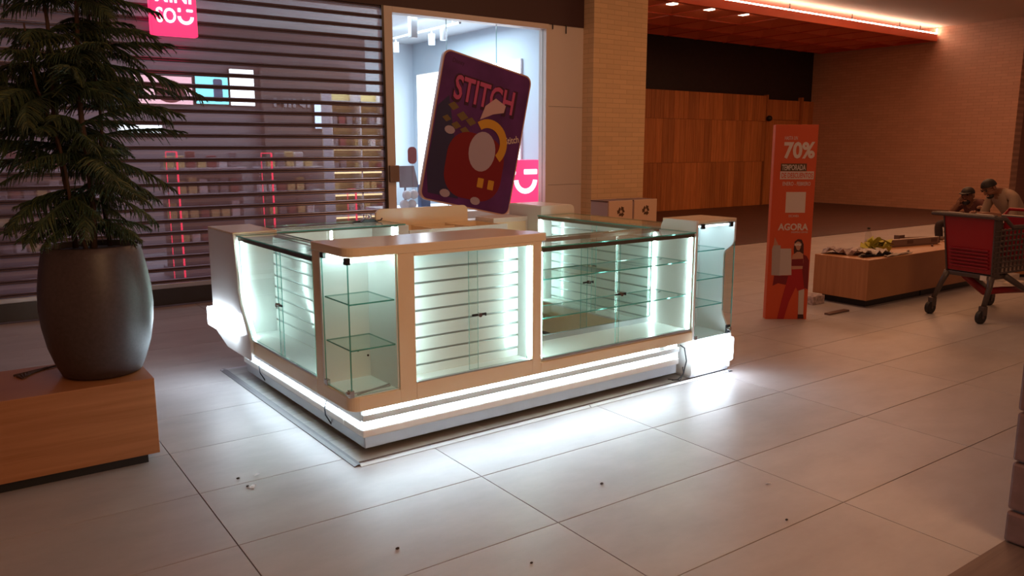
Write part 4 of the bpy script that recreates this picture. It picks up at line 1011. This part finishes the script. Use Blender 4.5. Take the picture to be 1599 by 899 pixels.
# ------------------------------------------------------------------ shopping cart
ca = math.atan2(-.17, .985)
t = thing('shopping_cart', 'red and dark grey plastic shopping cart parked in front of the right bench', 'cart', (7.86, 3.60, 0), ca)
def quad_plate(a, b, c, d, th):
    a, b, c, d = map(Vector, (a, b, c, d)); n = (b-a).cross(d-a).normalized()*th
    return MB().add([a, b, c, d, a+n, b+n, c+n, d+n], [(0, 1, 2, 3), (4, 7, 6, 5), (0, 4, 5, 1), (1, 5, 6, 2), (2, 6, 7, 3), (3, 7, 4, 0)])
fz0, fz1 = .455, .985
quad_plate((.06, -.26, fz0), (.06, .20, fz0), (-.02, .23, fz1), (-.02, -.29, fz1), .018).obj('front_panel', 'cart_red', t, bevel=.004)
quad_plate((.030, -.22, fz0+.26), (.030, .16, fz0+.26), (-.012, .175, fz1-.05), (-.012, -.235, fz1-.05), .016).obj('front_boss', 'cart_red', t, bevel=.004)
for k in range(6):
    z = fz0+.045+k*.034; x = .05-(z-fz0)*.15
    B(x-.012, x+.004, -.225, .165, z, z+.016).obj('grille_bar', 'cart_red_dark', t, bevel=.003)
def sy(side, x, z): return (.20 if side > 0 else -.26)+side*(.03*(z-fz0)/.53+.05*x)
for side in (1, -1):
    m = MB()
    for k in range(9):
        z = .47+k*.05; zz = z
        m.tube([(.055-.15*(z-fz0), sy(side, .05, z), z), (.98, sy(side, .98, z+.03), z+.035)], .009, 6)
    m.obj('side_bars', 'cart_grey', t)
    m = MB()
    for k in range(17):
        x = .10+k*.055; m.tube([(x, sy(side, x, fz0), .46+.03*x), (x-.03, sy(side, x, .9), .885+.02*x)], .010, 6)
    m.obj('side_bars', 'cart_grey', t)
    quad_plate((.045, sy(side, .05, .46), .44), (.15, sy(side, .15, .46), .44), (.06, sy(side, .06, 1), 1.0), (-.03, sy(side, .0, 1), 1.0), .012*side).obj('corner_plate', 'cart_grey', t)
quad_plate((.06, -.26, .455), (.98, -.31, .49), (.98, .25, .49), (.06, .20, .455), .015).obj('basket_floor', 'cart_grey', t)
B(.975, .995, -.33, .27, .49, .93).obj('rear_gate', 'cart_red_dark', t)
rim = [(.09, -.305, .985), (-.035, -.315, .99), (-.05, -.30, .998), (-.05, .33, .998), (-.03, .30, .995), (.09, .30, .985), (.2, .30, .905), (.98, .31, .91), (1.0, .31, .93), (1.0, -.37, .93), (.98, -.37, .91), (.2, -.31, .905), (.09, -.305, .985)]
MB().tube(rim, .019, 8).obj('rim', 'cart_grey', t)
B(-.055, .0, -.29, .30, 1.004, 1.018).obj('rim_cap', 'cart_grey', t, bevel=.004)
for y0, y1 in ((-.25, -.10), (.05, .18)): B(-.05, -.005, y0, y1, 1.0182, 1.021).obj('paper_tag', 'paper', t)
MB().tube([(1.0, -.36, .93), (1.10, -.36, 1.0), (1.10, .30, 1.0), (1.0, .30, .93)], .018, 10).obj('handle', 'cart_red', t)
B(.05, .30, -.25, .19, .405, .448).obj('front_beam', 'cart_grey', t, bevel=.01)
B(.045, .05, -.215, -.15, .395, .44).obj('white_label', 'paper', t)
for y0, y1, x1, nm in ((.19, .285, .0, 'leg'), (-.25, -.24, .0, 'leg')):
    MB().tube([(.06, y0, .44), (.055, y0+(y1-y0)*.5, .33), (.0, y1, .135)], [.032, .026, .022], 10).obj(nm, 'cart_grey', t, smooth=True)
for y0, y1 in ((.19, .30), (-.25, -.32)):
    MB().tube([(.25, y0, .44), (.55, y0, .30), (.94, y1, .14)], [.03, .026, .022], 10).obj('leg', 'cart_grey', t, smooth=True)
MB().tube([(.12, .08, .43), (.18, .02, .35), (.26, -.06, .255), (.45, -.12, .265), (.9, -.18, .25)], [.032, .036, .036, .034, .03], 10).obj('chassis_bar', 'cart_red_dark', t, smooth=True)
for x, y in ((.0, .285), (.0, -.24), (.94, .30), (.94, -.32)):
    c = B(x-.028, x+.034, y-.028, y+.028, .075, .165).obj('caster_fork', 'cart_grey', t, bevel=.008)
    m = MB(); cx = x-.02
    m.tube([(cx, y-.021, .062), (cx, y-.018, .062), (cx, y+.018, .062), (cx, y+.021, .062)], [.050, .062, .062, .050], 20); m.obj('wheel', 'rubber', c, smooth=False)
    MB().tube([(cx, y-.026, .062), (cx, y+.026, .062)], .015, 10).obj('hub', 'cart_grey', c)

# ------------------------------------------------------------------ people
def skin_body(name, verts, edges, mats, labels, parent, sub=2):
    """verts: name -> (pos, radius); edges: list of (a, b); labels: edge -> material slot"""
    names = list(verts); idx = {n: i for i, n in enumerate(names)}
    me = bpy.data.meshes.new('rig'); me.from_pydata([verts[n][0] for n in names], [(idx[a], idx[b]) for a, b in edges], [])
    ob = bpy.data.objects.new('rig', me); COL.objects.link(ob)
    sk = ob.modifiers.new('skin', 'SKIN'); sk.use_smooth_shade = True
    ss = ob.modifiers.new('sub', 'SUBSURF'); ss.levels = sub; ss.render_levels = sub
    if not me.skin_vertices: me.skin_vertices.new()
    for n in names:
        rr = verts[n][1]; d = me.skin_vertices[0].data[idx[n]]; d.radius = (rr, rr) if not isinstance(rr, tuple) else rr; d.use_root = (n == 'pelvis')
    bpy.context.view_layer.update()
    out = bpy.data.meshes.new_from_object(ob.evaluated_get(bpy.context.evaluated_depsgraph_get()))
    bpy.data.objects.remove(ob)
    out.name = name; out.materials.clear()
    for k in mats: out.materials.append(MATS[k])
    segs = [(Vector(verts[a][0]), Vector(verts[b][0]), lab) for (a, b), lab in zip(edges, labels)]
    for p in out.polygons:
        c = p.center; best = 9; bi = 0
        for a, b, lab in segs:
            d = b-a; tt = max(0, min(1, (c-a).dot(d)/max(d.length_squared, 1e-9))); q_ = (c-(a+d*tt)).length
            if q_ < best: best = q_; bi = lab
        p.material_index = bi; p.use_smooth = True
    o = bpy.data.objects.new(name, out); COL.objects.link(o); o.parent = parent; return o
def person(label, seat, rotz, pose, mats, hairfn):
    """local axes: +x forward, +y the person's left, z up from the floor"""
    t = thing('person', label, 'person', seat, rotz)
    V = {}; E = []; L = []
    def v(n, p, r): V[n] = (Vector(p), r)
    def e(a, b, l): E.append((a, b)); L.append(l)
    p = pose
    v('pelvis', p['pelvis'], .135); v('waist', p['waist'], .13); v('chest', p['chest'], (.165, .145)); v('collar', p['collar'], .085); v('neck', p['neck'], .055)
    e('pelvis', 'waist', 1); e('waist', 'chest', 1); e('chest', 'collar', 1); e('collar', 'neck', 0)
    for s in 'LR':
        v('sh'+s, p['sh'+s], .068); v('el'+s, p['el'+s], .046); v('wr'+s, p['wr'+s], .030)
        v('ar'+s, Vector(p['sh'+s]).lerp(Vector(p['el'+s]), .5), .054)
        e('collar', 'sh'+s, 1); e('sh'+s, 'ar'+s, 1); e('ar'+s, 'el'+s, p.get('sleeve', 0)); e('el'+s, 'wr'+s, 0)
        hd = Vector(p['hd'+s]); wr = Vector(p['wr'+s]); d = (hd-wr).normalized(); sd = d.cross(Vector(p['palm'+s])).normalized(); pn = Vector(p['palm'+s]).normalized()
        v('pm'+s, wr+d*.055, (.036, .018)); e('wr'+s, 'pm'+s, 0)
        for k, (o, ln) in enumerate(((-.03, .068), (-.011, .078), (.009, .073), (.027, .058))):
            a = wr+d*.085+sd*o; b = a+d*ln*.5+pn*.012; c = b+d*ln*.3+pn*.03
            v('k%d%s' % (k, s), a, .0098); v('m%d%s' % (k, s), b, .0092); v('f%d%s' % (k, s), c, .008)
            e('pm'+s, 'k%d%s' % (k, s), 0); e('k%d%s' % (k, s), 'm%d%s' % (k, s), 0); e('m%d%s' % (k, s), 'f%d%s' % (k, s), 0)
        a = wr+d*.035-sd*.032; b = a+d*.03-sd*.022+pn*.012
        v('ta'+s, a, .011); v('tb'+s, b, .0095); e('pm'+s, 'ta'+s, 0); e('ta'+s, 'tb'+s, 0)
        v('hp'+s, p['hp'+s], .098); v('kn'+s, p['kn'+s], .064); v('an'+s, p['an'+s], .040); v('th'+s, Vector(p['hp'+s]).lerp(Vector(p['kn'+s]), .5), .084)
        v('ca'+s, Vector(p['kn'+s]).lerp(Vector(p['an'+s]), .35), .056); v('hl'+s, Vector(p['an'+s])+Vector((-.02, 0, -.045)), .038); v('to'+s, p['to'+s], .034)
        e('pelvis', 'hp'+s, 2); e('hp'+s, 'th'+s, 2); e('th'+s, 'kn'+s, 2); e('kn'+s, 'ca'+s, 2); e('ca'+s, 'an'+s, 2); e('an'+s, 'hl'+s, 3); e('an'+s, 'to'+s, 3)
    hc = Vector(p['head']); fd = Vector(p['look']).normalized(); upv = Vector(p['crown']); upv = (upv-fd*upv.dot(fd)).normalized()
    v('jaw', hc-upv*.055+fd*.02, .066); v('skull', hc+upv*.02-fd*.01, (.082, .092)); v('crown', hc+upv*.075-fd*.01, .06); v('chin', hc-upv*.085+fd*.05, .034)
    e('neck', 'jaw', 0); e('jaw', 'skull', 0); e('skull', 'crown', 0); e('jaw', 'chin', 0)
    v('nose', hc-upv*.012+fd*.090, .016); v('nose_tip', hc-upv*.030+fd*.106, .014); e('skull', 'nose', 0); e('nose', 'nose_tip', 0)
    body = skin_body('body', V, E, mats, L, t)
    sdv = upv.cross(fd)
    M = Matrix((fd, sdv, upv)).transposed().to_4x4(); M.translation = hc
    for s in (1, -1):
        MB().ball((.080, s*.032, .018), (.012, .014, .009), 0, 8, 6).xf(M).obj('eye', 'eye', t, smooth=True)
        MB().tube([(.086, s*.014, .038), (.085, s*.032, .043), (.072, s*.052, .036)], .006, 5).xf(M).obj('eyebrow', 'hair', t)
        MB().ball((-.008, s*.076, -.010), (.018, .010, .030), 0, 8, 6).xf(M).obj('ear', mats[0], t, smooth=True)
    MB().tube([(.088, -.022, -.058), (.094, 0, -.060), (.088, .022, -.058)], .006, 6).xf(M).obj('mouth', 'print_skin', t)
    hairfn(t, M)
    return t
def shell(a0, rx, ry, rz, c, cut, name, mat, t, M, nu=18, nv=10):
    """cap of hair: upper part of an ellipsoid, cut lower at the back than at the brow"""
    m = MB(); vs = []; k = nu
    for i in range(nv+1):
        for j in range(nu):
            ph = 2*pi*j/nu; lim = cut(ph); th = lim*i/nv
            vs.append((c[0]+rx*math.sin(th)*math.cos(ph), c[1]+ry*math.sin(th)*math.sin(ph), c[2]+rz*math.cos(th)))
    fs = [(i*k+j, i*k+(j+1) % k, (i+1)*k+(j+1) % k, (i+1)*k+j) for i in range(nv) for j in range(nu)]
    m.add(vs, fs).xf(M); return m.obj(name, mat, t, smooth=True)
def hair1(t, M):     # flat cap with a short peak, dark beard
    shell(0, .098, .086, .088, (-.008, 0, .028), lambda ph: 1.50+.25*(1-math.cos(ph))*.5, 'cap_crown', 'hair', t, M)
    MB().prism([(.06, -.075), (.13, -.06), (.165, -.02), (.165, .02), (.13, .06), (.06, .075)], 'z', .040, .050).xf(M).obj('cap_peak', 'hair', t, bevel=.003)
    MB().ball((.055, 0, -.085), (.045, .055, .040), 0, 12, 8).xf(M).obj('beard', 'hair', t, smooth=True)
def hair2(t, M):
    shell(0, .098, .086, .094, (-.012, 0, .020), lambda ph: 1.08+1.0*(1-math.cos(ph))*.5, 'hair', 'hair', t, M)
    MB().ball((.058, 0, -.088), (.040, .050, .032), 0, 12, 8).xf(M).obj('beard', 'hair', t, smooth=True)
person('man in a dark cap sitting low behind the red cart, chin resting on one hand', (11.87, 5.17, 0), math.radians(165),
       dict(pelvis=(0, 0, .575), waist=(.08, 0, .67), chest=(.24, .01, .80), collar=(.33, .01, .875), neck=(.37, .01, .905), head=(.42, .0, .985), look=(.95, .32, -.15), crown=(.1, 0, 1),
            shL=(.30, .17, .86), elL=(.40, .30, .68), wrL=(.54, .34, .84), hdL=(.62, .38, .86), palmL=(0, 0, -1),
            shR=(.33, -.165, .85), elR=(.50, -.24, .66), wrR=(.53, -.07, .83), hdR=(.52, -.02, .93), palmR=(-1, 0, .2),
            hpL=(.06, .11, .56), knL=(.42, .24, .56), anL=(.42, .22, .10), toL=(.54, .24, .035), hpR=(.06, -.11, .56), knR=(.50, -.36, .57), anR=(.48, -.30, .10), toR=(.60, -.32, .035), sleeve=1),
       ('skin', 'shirt_maroon', 'trousers', 'shoe'), hair1)
person('man in a tan shirt sitting hunched behind the cart, looking down at his hands', (11.23, 4.51, 0), math.radians(150),
       dict(pelvis=(0, 0, .575), waist=(.03, 0, .74), chest=(.16, 0, .94), collar=(.28, 0, 1.06), neck=(.36, 0, 1.10), head=(.47, .02, 1.125), look=(.72, .15, -.70), crown=(.7, 0, .7),
            shL=(.24, .19, 1.02), elL=(.30, .25, .74), wrL=(.50, .12, .80), hdL=(.60, .05, .82), palmL=(0, -.4, -1),
            shR=(.26, -.19, 1.02), elR=(.34, -.24, .74), wrR=(.54, -.10, .80), hdR=(.63, -.03, .83), palmR=(0, .4, -1),
            hpL=(.06, .11, .56), knL=(.46, .16, .56), anL=(.44, .15, .10), toL=(.56, .16, .035), hpR=(.06, -.11, .56), knR=(.48, -.16, .56), anR=(.46, -.15, .10), toR=(.58, -.16, .035), sleeve=1),
       ('skin', 'shirt_tan', 'trousers_grey', 'shoe'), hair2)
tag(B(-.04, .04, -.075, .075, 0, .008).obj('phone', 'black', bevel=.003), 'dark phone held by the man in the tan shirt', 'phone')
ph = bpy.data.objects['phone']; ph.location = (11.23-.87*.61-.5*.01, 4.51+.5*.61, .795); ph.rotation_euler = (0, .35, math.radians(150))

# ------------------------------------------------------------------ litter on the floor
for i, (x, y, a, s, lab) in enumerate(((1.14, 3.81, .3, .020, 'farthest of the white scraps by the kiosk corner'), (1.08, 3.68, .9, .028, 'largest of the white scraps near the bench'), (3.15, 2.25, -.4, .018, 'lone pale scrap on the right-hand tiles'))):
    sheet(x, y, s*1.5, s*.8, a, 'goods_white', 'small white paper scrap on the floor, %s' % lab, 'scrap', 'paper_scrap', z=.0006, crumple=.006, n=2, group='paper scraps on the tiles')
for i, (x, y, s, lab) in enumerate(((1.05, 3.82, .009, 'left of the white scraps'), (1.06, 3.70, .008, 'beside the largest white scrap'), (2.48, 2.72, .010, 'on the bright tiles before the kiosk'), (1.37, 2.73, .009, 'near the tile crossing in the foreground'), (1.75, 2.32, .007, 'at the bottom of the picture'), (2.89, 1.96, .008, 'on the right-hand tiles'))):
    tag(MB().ball((x, y, s*.5), (s, s*.7, s*.5), 0, 7, 5).obj('debris_crumb', 'soil'), 'tiny dark crumb on the floor, %s' % lab, 'crumb', 'dark crumbs on the tiles')
